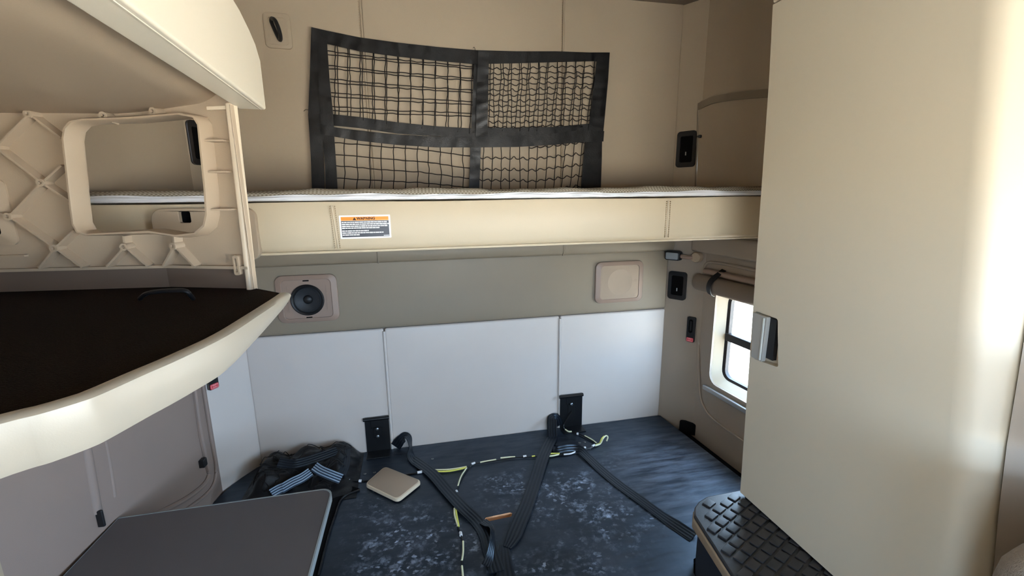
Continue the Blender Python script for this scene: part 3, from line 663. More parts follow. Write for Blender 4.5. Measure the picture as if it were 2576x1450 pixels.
# ------------------------------------------------------------------ latch pockets, buckles, lamp on the pillars
def pillar_fr(sgn, up=False): 
    e = Q1 if up else R1
    return planfr(R0, e) if sgn > 0 else planfr(mir(R0), mir(e))
def latch_pocket(sgn, a0, b0, a1, b1, label, up, striker=True):
    f = pillar_fr(sgn, up); t = thing('latch_pocket', f((a0 + a1) / 2, b0, 0), label, 'latch pocket')
    o = rrect(a0, b0, a1, b1, 0.016); i = rrect(a0 + 0.016, b0 + 0.022, a1 - 0.016, b1 - 0.022, 0.008)
    q = MB(); ring(q, f, o, i, -0.002, 0.010, 0.007); q.build('bezel', black_plastic, t, smooth=50)
    q = MB(); prism(q, f, i, -0.004, 0.001); q.build('recess', dark_void, t, smooth=0)
    if striker:
        cx, cz = (a0 + a1) / 2, (b0 + b1) / 2 - 0.02
        q = MB(); tube(q, [f(cx, cz - 0.008, 0.008), f(cx, cz + 0.008, 0.008)], 0.0028, 8); q.build('striker', steel, t)
f = pillar_fr(1, True)
latch_pocket(1, 0.010, 1.765, 0.104, 1.930, 'black latch pocket above the bunk, in the right corner', True)
latch_pocket(1, 0.010, 1.112, 0.104, 1.256, 'black latch pocket under the reading lamp, below the bunk', False)
latch_pocket(-1, 0.035, 1.765, 0.112, 1.925, 'black latch pocket seen through the opening in the ribbed panel', True, False)
def buckle(sgn, a0, b0, a1, b1, label):
    f = pillar_fr(sgn); t = thing('belt_buckle', f((a0 + a1) / 2, b0, 0), label, 'buckle', None); w = a1 - a0
    q = MB(); prism(q, f, rrect(a0, b0, a1, b1, 0.007, 3), -0.002, 0.012, 0.003); q.build('housing', black_plastic, t, smooth=35)
    q = MB(); ring(q, f, rrect(a0 + w * .28, b0 + (b1 - b0) * .38, a1 - w * .28, b1 - 0.012, 0.008, 4), rrect(a0 + w * .38, b0 + (b1 - b0) * .45, a1 - w * .38, b1 - 0.02, 0.005, 4), 0.010, 0.016, 0.014); q.build('slot', dark_void, t)
    q = MB(); prism(q, f, rrect(a0 + 0.003, b0 + 0.003, a1 - 0.003, b0 + 0.024, 0.004, 3), 0.010, 0.0145, 0.001); bt = q.build('button', red_plastic, t, smooth=35)
    q = MB()
    for dz in (0.009, 0.016): fbox(q, f, a0 + w * .3, b0 + dz, 0.0142, a1 - w * .3, b0 + dz + 0.0025, 0.0149)
    ring(q, f, rrect(a0 + 0.006, b0 + 0.005, a1 - 0.006, b0 + 0.022, 0.003, 3), rrect(a0 + 0.0075, b0 + 0.0065, a1 - 0.0075, b0 + 0.0205, 0.002, 3), 0.0142, 0.0149, 0.0149)
    q.build('button_print', pink_print, bt, smooth=0)
buckle(1, 0.124, 0.905, 0.165, 1.036, 'black belt buckle with a red button beside the side window')
buckle(-1, 0.143, 0.893, 0.184, 1.02, 'black belt buckle with a red button below the carpeted shelf')
# reading lamp
f = pillar_fr(1); la = thing('reading_lamp', f(0.05, 1.315, 0), 'small grey reading lamp on an arm under the bunk in the right corner', 'lamp')
q = MB(); prism(q, f, rrect(0.008, 1.318, 0.083, 1.362, 0.008), 0.028, 0.060, 0.004); q.build('lamp_head', black_plastic, la, smooth=35)
q = MB(); prism(q, f, rrect(0.014, 1.323, 0.077, 1.356, 0.006), 0.058, 0.064, 0.002); q.build('lens', lens_grey, la, smooth=35)
q = MB(); tube(q, spline([f(0.08, 1.34, 0.04), f(0.11, 1.336, 0.035), f(0.135, 1.338, 0.03)]), 0.010, 8); q.build('arm', plastic_brown, la)
q = MB(); fm = Fr(f(0.150, 1.338, 0), f.x, f.y, f.z); lathe(q, fm, [(0.026, -0.002), (0.026, 0.024), (0.022, 0.032), (0.004, 0.034)], 28); q.build('swivel_base', plastic_tan, la)
# hem, pocket and clip on the upper right wall
sp = thing('storage_pocket', wu(1840, 470, 0), 'tan fabric pocket with a hemmed top edge, high on the right wall', 'pocket')
A = [(1762, 255), (1800, 238), (1860, 228), (1935, 221), (2010, 214)]; Bq = [(1757, 472), (1800, 474), (1860, 477), (1935, 480), (2010, 483)]
A_, B_ = resample(A, 40), resample(Bq, 40); q = MB()
def fnp(u, v):
    p = A_[round(u * 40)].lerp(B_[round(u * 40)], v); b = 0.016 * math.sin(PI * min(1, 1.25 * u)) * math.sin(PI * min(1, v * 1.05)) + 0.010 * math.exp(-((u - 0.18 - 0.35 * v) / 0.07) ** 2) * v * (1 - v) * 3
    return wu(p.x, p.y, 0.004 + max(0, b))
surf(q, fnp, 40, 24, tuple(fU.z * -0.003)); q.build('pocket_panel', vinyl_tan, sp, smooth=70)
q = MB(); ribbon(q, [wu(x, y + 14, 0.012) for (x, y) in A], 0.030, 0.003, nrm=tuple(fU.z)); q.build('hem', vinyl_taupe, sp)
q = MB(); tube(q, spline([wu(1758, 258, 0.006), wu(1757, 350, 0.006), wu(1752, 470, 0.006)]), 0.004, 6); q.build('side_seam', vinyl_taupe, sp)
q = MB(); p = fU.loc(wu(1764, 343)); fbox(q, fU, p[0] - 0.012, p[1] - 0.004, 0.004, p[0] + 0.004, p[1] + 0.003, 0.014); lathe(q, Fr(fU(p[0] + 0.004, p[1] - 0.001, 0.008), fU.x, fU.y, fU.z), [(0.007, -0.004), (0.007, 0.006), (0.004, 0.009)], 14)
tag(q.build('wall_clip', black_plastic), 'tiny black clip on the edge of the fabric pocket, right wall', 'clip')

# ------------------------------------------------------------------ lower bunk board
ZP = 0.45
P2 = lambda x, y: (lambda p: (p.x, p.y))(onZ(x, y, ZP))
sl = [P2(1219, 1306), P2(1222, 1302), P2(1284, 1289), P2(1289, 1291), P2(1287, 1299), P2(1283, 1301), P2(1226, 1313), P2(1221, 1312)]
outline = [(-1.0, -0.008), (-1.03, -0.035), (-1.075, -0.13), (-1.105, -0.23), (-1.108, -1.05), (0.540, -1.05), (0.551, -0.970), (0.584, -0.921), (0.648, -0.901), (1.06, -0.901), (1.045, -0.62), (1.0, -0.012), (0.99, -0.008)]
bd = thing('bunk_board', (0, -0.5, 0.0), 'scuffed black lower bunk board with dusty shoe prints', 'bunk board')
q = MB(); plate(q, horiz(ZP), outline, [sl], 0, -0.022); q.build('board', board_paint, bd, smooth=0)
q = MB(); n = len(sl); vs = [V((p[0], p[1], z)) for z in (ZP - 0.0225, ZP - 0.001) for p in sl]
cxs = sum(p[0] for p in sl) / n; cys = sum(p[1] for p in sl) / n
vs2 = [V((cxs + (v.x - cxs) * 0.985, cys + (v.y - cys) * 0.97, v.z)) for v in vs]
q.add(vs2, [(i, (i + 1) % n, n + (i + 1) % n, n + i) for i in range(n)]); q.build('slot_edge', wood_raw, bd, smooth=30)
bd.children[-1]['label'] = 'raw plywood edge of the hand slot'
q = MB(); box(q, -1.05, -1.02, 0.002, 0.53, -0.03, ZP - 0.05); box(q, 0.53, -0.87, 0.002, 1.0, -0.03, ZP - 0.05); q.build('base', carpet_black, bd, smooth=0)
# a thin loose cover sheet on the left of the board
q = MB(); sheet = [P2(905, 1232), P2(862, 1252), P2(842, 1300), P2(826, 1350), P2(800, 1450), (-0.62, -1.04), (-1.0, -1.04), (-1.0, -0.30), P2(800, 1235), P2(870, 1222)]
plate(q, horiz(ZP + 0.004), sheet, (), 0, -0.0035); q.build('cover_sheet', carpet_black, bd, smooth=0)
q = MB(); tube(q, spline([onZ(905, 1233, ZP + 0.005), onZ(862, 1253, ZP + 0.005), onZ(842, 1300, ZP + 0.005), onZ(826, 1350, ZP + 0.005), onZ(800, 1450, ZP + 0.005)]), 0.004, 6); q.build('sheet_edge', webbing, bd)
# side filler between board and right wall
q = MB(); fp = horiz(0.41); plate(q, fp, [(1.0, -0.02), (1.085, -0.15), (1.13, -0.86), (1.0, -0.86)], (), 0, -0.38); q.build('side_carpet', carpet_black, bd, smooth=0)
q = MB(); p = onZ(1733, 1068, 0.46); prism(q, Fr((p.x, p.y, 0.412), (1, -0.6, 0), (0.6, 1, 0)), rrect(-0.045, -0.02, 0.045, 0.02, 0.01), 0, 0.06, 0.008); q.build('side_block', carpet_black, bd, smooth=35)
# screws on the board
for (x, y) in ((1458, 1115), (1471, 1113), (1484, 1129), (1030, 1163), (1088, 1156), (918, 1193), (942, 1190)):
    q = MB(); p = onZ(x, y, ZP); lathe(q, Fr((p.x, p.y, ZP), (1, 0, 0), (0, 1, 0)), [(0.006, -0.001), (0.006, 0.002), (0.0035, 0.0035), (0.003, 0.001)], 12)
    q.build('screw', steel, bd)

# ---- hinge brackets
def hinge(x0, x1, z1, label, bolts):
    t = thing('hinge_bracket', ((x0 + x1) / 2, -0.012, ZP), label, 'bracket'); cx = (x0 + x1) / 2
    q = MB(); box(q, x0, -0.012, ZP + 0.001, x1, -0.006, z1); box(q, x0 + 0.002, -0.075, ZP + 0.0005, x1 - 0.002, -0.006, ZP + 0.005); q.build('plate', black_metal, t, bev=0.0015)
    q = MB(); tube(q, [(x0 - 0.006, -0.014, z1 - 0.008), (x1 + 0.002, -0.014, z1 - 0.008)], 0.0085, 12); q.build('pin', black_metal, t)
    q = MB(); fbox(q, BACK, cx - 0.028, z1 - 0.055, 0.012, cx + 0.028, z1 - 0.012, 0.0145); fbox(q, BACK, cx - 0.018, z1 - 0.105, 0.012, cx + 0.018, z1 - 0.05, 0.0145); q.build('strike', black_metal, t, bev=0.004)
    for bz in bolts:
        fb = Fr((cx, -0.0135, bz), (1, 0, 0), (0, 0, 1), (0, -1, 0)); q = MB(); lathe(q, fb, [(0.0075, 0), (0.0075, 0.004), (0.005, 0.006), (0.001, 0.006)], 16); q.build('bolt', steel, t)
    return t
hinge(-0.537, -0.428, 0.628, 'black hinge bracket with two shiny bolts at the wall foot, nearer the pale cover plate', (0.568, 0.530))
hinge(0.424, 0.545, 0.634, 'black hinge bracket with a wire running into it, right foot of the wall', (0.58,))

# ---- straps
def B(x, y, h=0.0): return onZ(x, y, ZP + 0.004 + h)
s1 = thing('strap', (-0.2, -0.3, ZP), 'black strap from the left hinge bracket ending in a blue grey fold', 'strap', None)
q = MB(); ribbon(q, [(-0.405, -0.02, 0.468), (-0.375, -0.025, 0.505), (-0.352, -0.03, 0.522), (-0.338, -0.05, 0.512), (-0.333, -0.075, 0.480), (-0.328, -0.115, 0.4565), (-0.30, -0.17, 0.4545)], 0.05, 0.0013,
    normals=[(0, -1, 0.3), (0.1, -0.6, 1), (0.6, -0.4, 1), (1, -0.2, 0.6), (1, 0, 0.4), (0.4, 0.2, 1), (0, 0, 1)]); q.build('loop', strap_cloth, s1)
q = MB(); ribbon(q, [(-0.328, -0.12, 0.4545), B(1085, 1190, 0.008), B(1125, 1235, 0.006), B(1165, 1278, 0.008), B(1200, 1312), B(1222, 1345, 0.003), B(1236, 1395, 0.004), B(1250, 1440, 0.004)], 0.050, 0.0013); q.build('webbing', strap_cloth, s1)
q = MB(); ribbon(q, [B(1215, 1312, 0.004), B(1236, 1330, 0.016), B(1238, 1360, 0.026), B(1232, 1400, 0.018), B(1222, 1425, 0.006)], 0.03, 0.0013, normals=[(0.0, -0.2, 1), (0.5, -0.9, 0.6), (0.4, -1, 0.35), (0.3, -0.9, 0.5), (0, -0.3, 1)]); q.build('fold', strap_cloth, s1)
s2 = thing('strap', (0.2, -0.35, ZP), 'black ribbed strap lying straight across the board, crossing the hand slot', 'strap', None)
q = MB(); ribbon(q, [(0.415, -0.02, 0.470), (0.40, -0.025, 0.512), (0.375, -0.035, 0.522), (0.362, -0.07, 0.485), (0.352, -0.11, 0.457), (0.335, -0.17, 0.4555)], 0.05, 0.0013,
    normals=[(0, -1, 0.2), (-0.3, -0.8, 0.6), (-0.3, -0.5, 1), (-0.2, -0.8, 0.5), (0, -0.2, 1), (0, 0, 1)]); q.build('loop', strap_cloth, s2)
q = MB(); ribbon(q, [(0.36, -0.09, 0.4605), B(1366, 1150, 0.009), B(1348, 1205, 0.003), B(1328, 1265, 0.003), B(1308, 1312, 0.004), B(1291, 1352, 0.004), B(1276, 1378, 0.003)], lambda u: 0.055 if u < 0.8 else 0.055 - 0.12 * (u - 0.8), 0.0013); q.build('webbing', strap_cloth, s2)
q = MB(); ribbon(q, [B(1268, 1372, 0.001), B(1268, 1400, 0.002), B(1273, 1450, 0.002), B(1280, 1500, 0.002)], lambda u: 0.03 + 0.045 * u, 0.0013); q.build('tail', strap_cloth, s2)
s3 = thing('strap', (0.5, -0.45, ZP), 'black strap running from the right bracket to the rubber step', 'strap', None)
q = MB(); ribbon(q, [B(1378, 1128, 0.001), B(1400, 1136, 0.006), B(1430, 1131, 0.012), B(1458, 1133, 0.012), B(1478, 1150, 0.004), B(1515, 1185), B(1560, 1222), B(1610, 1258), B(1660, 1295), B(1700, 1322, 0.003), B(1745, 1352, 0.003)], 0.046, 0.0013,
    normals=[(0, -0.3, 1), (0, -0.8, 0.7), (0, -0.9, 0.5), (0.2, -0.8, 0.7), (0.1, -0.2, 1), (0, 0, 1), (0, 0, 1), (0, 0, 1), (0, 0, 1), (-0.2, -0.2, 1), (-0.2, -0.2, 1)]); q.build('webbing', strap_cloth, s3)

# ---- wiring harness
wh = thing('wiring_harness', (0.0, -0.25, ZP), 'black wiring with cream sleeves and white tape trailing across the board', 'wiring')
def wpath(name, pts, r, m, k=6):
    q = MB(); tube(q, spline(pts, k), r, 7); return q.build(name, m, wh)
G = lambda x, y, h=0.006: onZ(x, y, ZP + h)
wpath('wire', [G(845, 1206), G(873, 1210), G(912, 1211, 0.0035), G(960, 1206, 0.0032), G(1040, 1192, 0.0032), G(1062, 1189), G(1100, 1186), G(1175, 1177), G(1192, 1168), G(1245, 1160), G(1296, 1152), G(1345, 1150), G(1378, 1146), G(1412, 1145), G(1446, 1138), G(1482, 1129), G(1497, 1122)], 0.0028, wire_black)
wpath('wire', [G(1178, 1177), G(1163, 1200), G(1152, 1225), G(1150, 1245), G(1144, 1285), G(1150, 1320), G(1160, 1348), G(1164, 1375), G(1162, 1420), G(1164, 1462)], 0.0028, wire_black)
wpath('wire', [G(1500, 1116), G(1470, 1099), G(1455, 1092), G(1436, 1086), G(1422, 1082), onY(1418, 1070, -0.03), onY(1432, 1046, -0.022), onY(1440, 1035, -0.018)], 0.0034, wire_black)
for (pts, m) in (([G(1087, 1184), G(1130, 1183), G(1174, 1176)], wire_cream), ([G(1090, 1188), G(1130, 1187), G(1174, 1178)], wire_yellow), ([G(1174, 1179), G(1160, 1200), G(1152, 1224)], wire_cream),
    ([G(1208, 1165), G(1230, 1161), G(1248, 1158)], wire_cream), ([G(1259, 1154), G(1278, 1152), G(1296, 1151)], wire_cream), ([G(1338, 1150), G(1346, 1149)], wire_yellow),
    ([G(1374, 1147), G(1384, 1143), G(1408, 1143)], wire_yellow), ([G(1372, 1148), G(1386, 1149), G(1406, 1145)], wire_cream), ([G(1418, 1145), G(1436, 1143), G(1447, 1137), G(1436, 1133)], wire_white),
    ([G(1497, 1122), G(1508, 1117), G(1514, 1105, 0.03), G(1520, 1099, 0.035)], wire_yellow), ([G(1497, 1123), G(1510, 1118), G(1517, 1105, 0.03), G(1524, 1098, 0.035), G(1529, 1101, 0.03), G(1526, 1111, 0.01)], wire_cream),
    ([G(1500, 1116), G(1488, 1107), G(1471, 1098)], wire_cream), ([G(1422, 1082), G(1430, 1087), G(1438, 1087)], wire_cream),
    ([G(1143, 1281), G(1144, 1300), G(1152, 1326)], wire_cream), ([G(1147, 1281), G(1149, 1300), G(1154, 1326)], wire_yellow), ([G(1165, 1364), G(1165, 1390), G(1162, 1412)], wire_cream), ([G(1162, 1426), G(1164, 1450), G(1165, 1470)], wire_cream)):
    wpath('sleeve', [p + V((0, 0, 0.002)) for p in pts], 0.0036, m, 5)
for (a, b) in (((1186, 1169), (1195, 1166)), ((1316, 1150), (1324, 1149)), ((1050, 1190), (1062, 1188)), ((870, 1210), (880, 1210)), ((903, 1211), (909, 1211)), ((1148, 1236), (1149, 1240)), ((1158, 1341), (1160, 1349)), ((1451, 1092), (1455, 1093)), ((1490, 1124), (1496, 1121)), ((1469, 1128), (1473, 1127))):
    wpath('tape_wrap', [G(*a) + V((0, 0, 0.001)), G(*b) + V((0, 0, 0.001))], 0.0058, wire_white)

# ---- loose speaker cover lying on the board
cp = [onZ(917, 1222, ZP + 0.012), onZ(968, 1177, ZP + 0.012), onZ(1062, 1214, ZP + 0.012), onZ(1001, 1263, ZP + 0.012)]
cc = sum(cp, V()) / 4; ex = ((cp[2] - cp[1]) + (cp[3] - cp[0])).normalized(); fc = Fr((cc.x, cc.y, ZP + 0.0105), ex, V((0, 0, 1)).cross(ex), (0, 0, 1))
loc2 = [fc.loc(p) for p in cp]
def roundpoly(P, r, n=5):
    out = []; k = len(P)
    for i in range(k):
        p = V((*P[i], 0)); a = (V((*P[i - 1], 0)) - p).normalized(); b = (V((*P[(i + 1) % k], 0)) - p).normalized()
        s, e = p + a * r, p + b * r
        for j in range(n + 1):
            t = j / n; out.append(tuple(((1 - t) ** 2 * s + 2 * t * (1 - t) * p + t * t * e)[:2]))
    return out
sc = thing('speaker_cover', (cc.x, cc.y, ZP + 0.001), 'loose beige speaker cover lying on the black board', 'speaker cover')
q = MB(); prism(q, fc, roundpoly(loc2, 0.022), -0.004, 0.010, 0.006); q.build('rim', plastic_cream, sc, smooth=35)
inn = [(x * 0.93, y * 0.93) for (x, y) in loc2]; q = MB(); prism(q, fc, roundpoly(inn, 0.02), 0.006, 0.0115, 0.001); q.build('mesh', grille_tan, sc, smooth=30)

# ---- crumpled net heap
hp = thing('net_heap', (-0.77, -0.12, ZP), 'crumpled black net with striped webbing heaped at the wall foot beside the table', 'net')
rnd = random.Random(11); bumps = [(rnd.uniform(-0.97, -0.60), rnd.uniform(-0.26, -0.05), rnd.uniform(0.035, 0.07), rnd.uniform(0.02, 0.05)) for _ in range(16)] + [(-0.92, -0.06, 0.06, 0.05), (-0.65, -0.05, 0.06, 0.045), (-0.76, -0.06, 0.06, 0.05)]
def hz(x, y):
    e = min(1, max(0, (x + 1.0) / 0.06)) * min(1, max(0, (-0.56 - x) / 0.08)) * min(1, max(0, (y + 0.34) / 0.08)) 
    z = 0.012
    for (bx, by, br, bh) in bumps: z += bh * math.exp(-((x - bx) ** 2 + (y - by) ** 2) / br ** 2)
    return ZP + 0.002 + e * (min(z, 0.085) + 0.006 * math.sin(60 * x + 25 * y) + 0.004 * math.sin(95 * y - 40 * x))
q = MB(); surf(q, lambda u, v: V((-1.0 + 0.45 * u, -0.34 + 0.325 * v, hz(-1.0 + 0.45 * u, -0.34 + 0.325 * v))), 70, 46); q.build('cloth', webbing, hp, smooth=80)
q = MB()
x, y, a, pts = -0.93, -0.10, 0.3, []                      # one long tangled cord
for i in range(230):
    a += rnd.uniform(-0.9, 0.9); x += 0.02 * math.cos(a); y += 0.014 * math.sin(a)
    if not -0.96 < x < -0.60: a = PI - a; x = min(-0.60, max(-0.96, x))
    if not -0.28 < y < -0.03: a = -a; y = min(-0.03, max(-0.28, y))
    pts.append((x, y, hz(x, y) + 0.004 + rnd.uniform(0, 0.012)))
tube(q, spline(pts, 3), 0.0016, 5)
q.build('netting', net_cord, hp)
def on_heap(x, y, h): p = onZ(x, y, ZP + h); return V((p.x, p.y, max(p.z, hz(p.x, p.y) + 0.004)))
for pts, m in (([(708, 1231, 0.05), (735, 1215, 0.06), (760, 1203, 0.065), (782, 1188, 0.07)], label_webbing), ([(790, 1174, 0.085), (805, 1184, 0.075), (825, 1193, 0.068), (858, 1206, 0.05)], label_webbing), ([(683, 1243, 0.05), (700, 1233, 0.05), (712, 1228, 0.055)], label_webbing), ([(872, 1148, 0.03), (868, 1170, 0.05), (858, 1196, 0.04)], strap_cloth), ([(700, 1165, 0.10), (740, 1168, 0.10), (790, 1155, 0.09), (850, 1150, 0.06)], strap_cloth)):
    q = MB(); ribbon(q, [on_heap(*p) for p in pts], 0.038, 0.0014, nrm=(0.1, -0.75, 0.7)); q.build('webbing', m, hp)

# ------------------------------------------------------------------ table
tz = 0.75
tb = thing('folding_table', (-0.83, -0.95, 0.0), 'dark grey folding table top with rounded corner and pale edge', 'table')
x1 = onZ(821, 1280, tz).x; y1 = onZ(760, 1240, tz).y; y0 = -1.42
def table_outline(g):
    r = 0.035; P = [p for p in rrect(x1 - 0.2, y0 - g, x1 + g, y1 + g, r)]
    right = [p for p in P if p[0] > x1 - 0.1]
    top = [p for p in right if p[1] > (y0 + y1) / 2]; bot = [p for p in right if p[1] <= (y0 + y1) / 2]
    return bot + top + [(-1.132, y1 + g), (-1.152, y0 - g)]
o = table_outline(0); f = horiz(tz)
q = MB(); plate(q, f, o, (), 0, -0.020); q.build('tabletop', table_top, tb, smooth=30)
q = MB(); n = len(o); 
ring(q, f, table_outline(0.004), table_outline(-0.0005), -0.022, 0.0005, 0.0008); q.build('edging', table_edge, tb, bev=0.001)
q = MB(); box(q, -0.93, -1.16, 0.001, -0.87, -1.10, tz - 0.021); q.build('leg', black_metal, tb, bev=0.004)
bx = [c for c in tb.children if c.name.startswith('leg')][0]

# ------------------------------------------------------------------ carpeted shelf and cabinet at the left
PA, PB, PC = (-0.606, -0.99), (-0.797, -0.916), (-1.135, -0.879)
ZS = 1.45
shelf = thing('corner_shelf', (-0.85, -1.25, ZS - 0.05), 'dark carpeted corner shelf with a bright cream front edge', 'shelf')
fr_px = [(722, 741), (700, 757), (640, 797), (560, 848), (450, 902), (350, 946), (250, 991), (200, 1010), (100, 1040), (0, 1065)]
fr = [onZ(x, y, ZS) for (x, y) in fr_px]; fr = fr + [V((-0.70, -1.64, ZS)), V((-0.85, -1.68, ZS)), V((-1.14, -1.70, ZS))]
fs_ = spline(fr, 5)
poly = [(p.x, p.y) for p in fs_] + [(-1.135, -0.872), (-0.797, -0.909), (-0.606, -0.985)]
q = MB(); plate(q, horiz(ZS), poly, (), 0, -0.018); q.build('carpet', carpet, shelf, smooth=0)
m = len(fs_); hts = []
acc = [0]
for a, b in zip(fs_, fs_[1:]): acc.append(acc[-1] + (b - a).length)
q = MB(); vs = []
for i, p in enumerate(fs_):
    a = fs_[max(0, i - 1)]; b = fs_[min(m - 1, i + 1)]; t = (b - a).normalized(); nrm = V((-t.y, t.x, 0))
    if nrm.dot(V((1, -0.4, 0))) < 0: nrm = -nrm
    s = min(1, acc[i] / 0.30); h = 0.010 + 0.040 * (s ** 0.7)
    prof = [(-0.012, 0.004), (0.000, 0.0045), (0.006, 0.001), (0.0075, -0.3 * h), (0.005, -0.8 * h), (0.0, -h), (-0.012, -h)]
    vs += [p + nrm * d + V((0, 0, z)) for (d, z) in prof]
k = 7; fcs = [tuple(range(k)), tuple((m - 1) * k + i for i in range(k))]
for i in range(m - 1):
    for j in range(k): fcs.append((i * k + j, i * k + (j + 1) % k, (i + 1) * k + (j + 1) % k, (i + 1) * k + j))
q.add(vs, fcs); q.build('edge_trim', shelf_trim_m, shelf, smooth=50)
q = MB(); box(q, -1.13, -1.68, ZS + 0.002, -0.78, -1.665, 1.80); q.build('added_end_wall', plastic_tan, shelf, bev=0.004)  # unseen end wall, added to keep cab light off the ribbed panel
hd = MB(); tube(hd, spline([onZ(352, 752, ZS + 0.004), onZ(372, 738, ZS + 0.02), onZ(420, 732, ZS + 0.024), onZ(465, 732, ZS + 0.024), onZ(478, 742, ZS + 0.015), onZ(486, 752, ZS + 0.004)]), 0.004, 8)
hd.build('pull_handle', black_plastic, shelf)

# ribbed back panel with its cut-out
pn = thing('ribbed_panel', (-0.85, -0.93, ZS), 'tan ribbed plastic panel with a rounded window cut out, standing on the shelf', 'panel')
FB = planfr(PB, PC); FA = planfr(PA, PB); LB, LA = plen(PB, PC), plen(PA, PB)
for f_ in (FA, FB):                                       # both face the camera
    if f_.z.dot(CAM - f_.o) < 0: f_.z = -f_.z
def pA(x, y): return FA.loc(onP(x, y, PA, PB))
def pB(x, y): return FB.loc(onP(x, y, PB, PC))
ZT = 1.845
def opening(f, g, pts): return [g(*p) for p in pts]
# split outline of the opening at the crease (px about 372)
def crease_px(z): 
    d = V((PB[0], PB[1], z)) - CAM; w = d.dot(FW); return (W / 2 + FPX * d.dot(RT) / w, H / 2 - FPX * d.dot(UP) / w)
ztop, zbot = 1.795, 1.578
left_in = [pB(x, y) for (x, y) in ((250, 312), (222, 317), (208, 332), (204, 356), (212, 430), (220, 510), (226, 560), (236, 578), (258, 584))]
right_in = [pA(x, y) for (x, y) in ((470, 586), (515, 581), (536, 563), (542, 535), (538, 470), (530, 390), (524, 322), (514, 305), (478, 298))]
qB = MB(); left_poly = [(0, ztop)] + left_in + [(0, zbot)]
plate(qB, FB, [(0, ZS - 0.0), (LB, ZS - 0.0), (LB, ZT), (0, ZT), (0, ztop)] + left_in + [(0, zbot)], (), 0, -0.008)
plate(qB, FA, [(0.0, ZS), (LA, ZS), (LA, zbot)] + right_in + [(LA, ztop), (LA, ZT), (0.0, ZT)], (), 0, -0.008)
qB.build('panel_sheet', plastic_panel, pn, smooth=30)
# flange round the opening, standing out towards the room
loop = [FB(a, b, 0) for (a, b) in left_in] + [FA(LA, zbot, 0)] + [FA(a, b, 0) for (a, b) in right_in] + [FA(LA, ztop, 0)]
nav = (FA.z + FB.z).normalized()
q = MB(); LP = loop; ctr = sum(LP, V()) / len(LP); n = len(LP); vs = []
for (c, g) in ((-0.004, 0.0), (0.030, 0.0), (0.034, 0.002), (0.034, 0.006), (0.030, 0.008), (-0.004, 0.012)):
    for p in LP:
        d = (p - ctr); d.normalize(); vs.append(p + nav * c + d * g)
fcs = []
for kk in range(5):
    for i in range(n): fcs.append((kk * n + i, kk * n + (i + 1) % n, (kk + 1) * n + (i + 1) % n, (kk + 1) * n + i))
q.add(vs, fcs); q.build('opening_flange', plastic_tan, pn, smooth=50)
# lattice ribs and screw bosses
def pw(x, y, c):
    a, b = pB(x, y)
    if a >= 0: return FB(a, b, c)
    a, b = pA(x, y); return FA(a, b, c)
nodes = {'a': (95, 291), 'b': (12, 373), 'c': (126, 461), 'd': (45, 544), 'e': (158, 622), 'f': (280, 296), 'g': (409, 285), 'h': (330, 619), 'i': (457, 617)}
segs = [((95, 291), (12, 373)), ((95, 291), (172, 350)), ((12, 373), (126, 461)), ((126, 461), (174, 418)), ((126, 461), (192, 505)), ((126, 461), (45, 544)), ((45, 544), (158, 622)), ((158, 622), (204, 578)),
        ((158, 622), (118, 672)), ((158, 622), (225, 670)), ((330, 619), (285, 668)), ((330, 619), (386, 667)), ((330, 619), (326, 592)), ((457, 617), (428, 667)), ((457, 617), (506, 668)), ((457, 617), (455, 592)), ((12, 373), (-30, 340)), ((45, 544), (20, 536)), ((95, 291), (60, 262)), ((280, 296), (300, 310)), ((409, 285), (420, 298))]
for (s, e) in segs:
    q = MB(); P0, P1 = pw(*s, 0), pw(*e, 0); d = (P1 - P0).normalized(); z = (FB.z if P0.x < PB[0] else FA.z); sd = d.cross(z).normalized()
    vs = []
    for p in (P0, P1):
        for (w_, c) in ((0.0040, -0.001), (0.0020, 0.019), (-0.0020, 0.019), (-0.0040, -0.001)): vs.append(p + sd * w_ + z * c)
    q.add(vs, [(0, 1, 2, 3), (7, 6, 5, 4), (0, 4, 5, 1), (1, 5, 6, 2), (2, 6, 7, 3), (3, 7, 4, 0)]); q.build('rib', plastic_panel, pn, smooth=30)
for (x, y) in nodes.values():
    P0 = pw(x, y, 0); z = FB.z if P0.x < PB[0] else FA.z; fo = Fr(P0, z.cross(V((0, 0, 1))), (0, 0, 1), z)
    q = MB(); lathe(q, fo, [(0.0090, -0.001), (0.0078, 0.023), (0.0036, 0.023), (0.0034, 0.008), (0.0005, 0.008)], 18); q.build('screw_boss', plastic_panel, pn, smooth=50)
# gussets between flange and post, lower ledge rib, catch
for (y_, x0_, x1_) in ((355, 532, 576), (432, 538, 584), (525, 546, 597)):
    q = MB(); a0_, b_ = pA(x0_, y_); a1_, b2_ = pA(x1_, y_ - 2)
    q.add([FA(a0_, b_, 0), FA(a1_, b_, 0), FA(a1_, b_, 0.016), FA(a0_, b_, 0.026), FA(a0_, b_ - 0.0035, 0), FA(a1_, b_ - 0.0035, 0), FA(a1_, b_ - 0.0035, 0.016), FA(a0_, b_ - 0.0035, 0.026)], [(0, 1, 2, 3), (7, 6, 5, 4), (0, 4, 5, 1), (1, 5, 6, 2), (2, 6, 7, 3), (3, 7, 4, 0)])
    q.build('gusset', plastic_tan, pn, smooth=0)
q = MB(); fbox(q, FA, 0.0, 1.494, 0, LA, 1.500, 0.012); fbox(q, FB, 0.0, 1.494, 0, LB, 1.500, 0.012); q.build('ledge_rib', plastic_panel, pn, smooth=0)
q = MB(); fbox(q, FA, 0.0, ZS + 0.001, 0, LA, 1.494, 0.004); fbox(q, FB, 0.0, ZS + 0.001, 0, LB, 1.494, 0.004); q.build('lower_strip', gasket_brown, pn, smooth=0)
pc0 = pA(604, 641); pc1 = pA(611, 690)
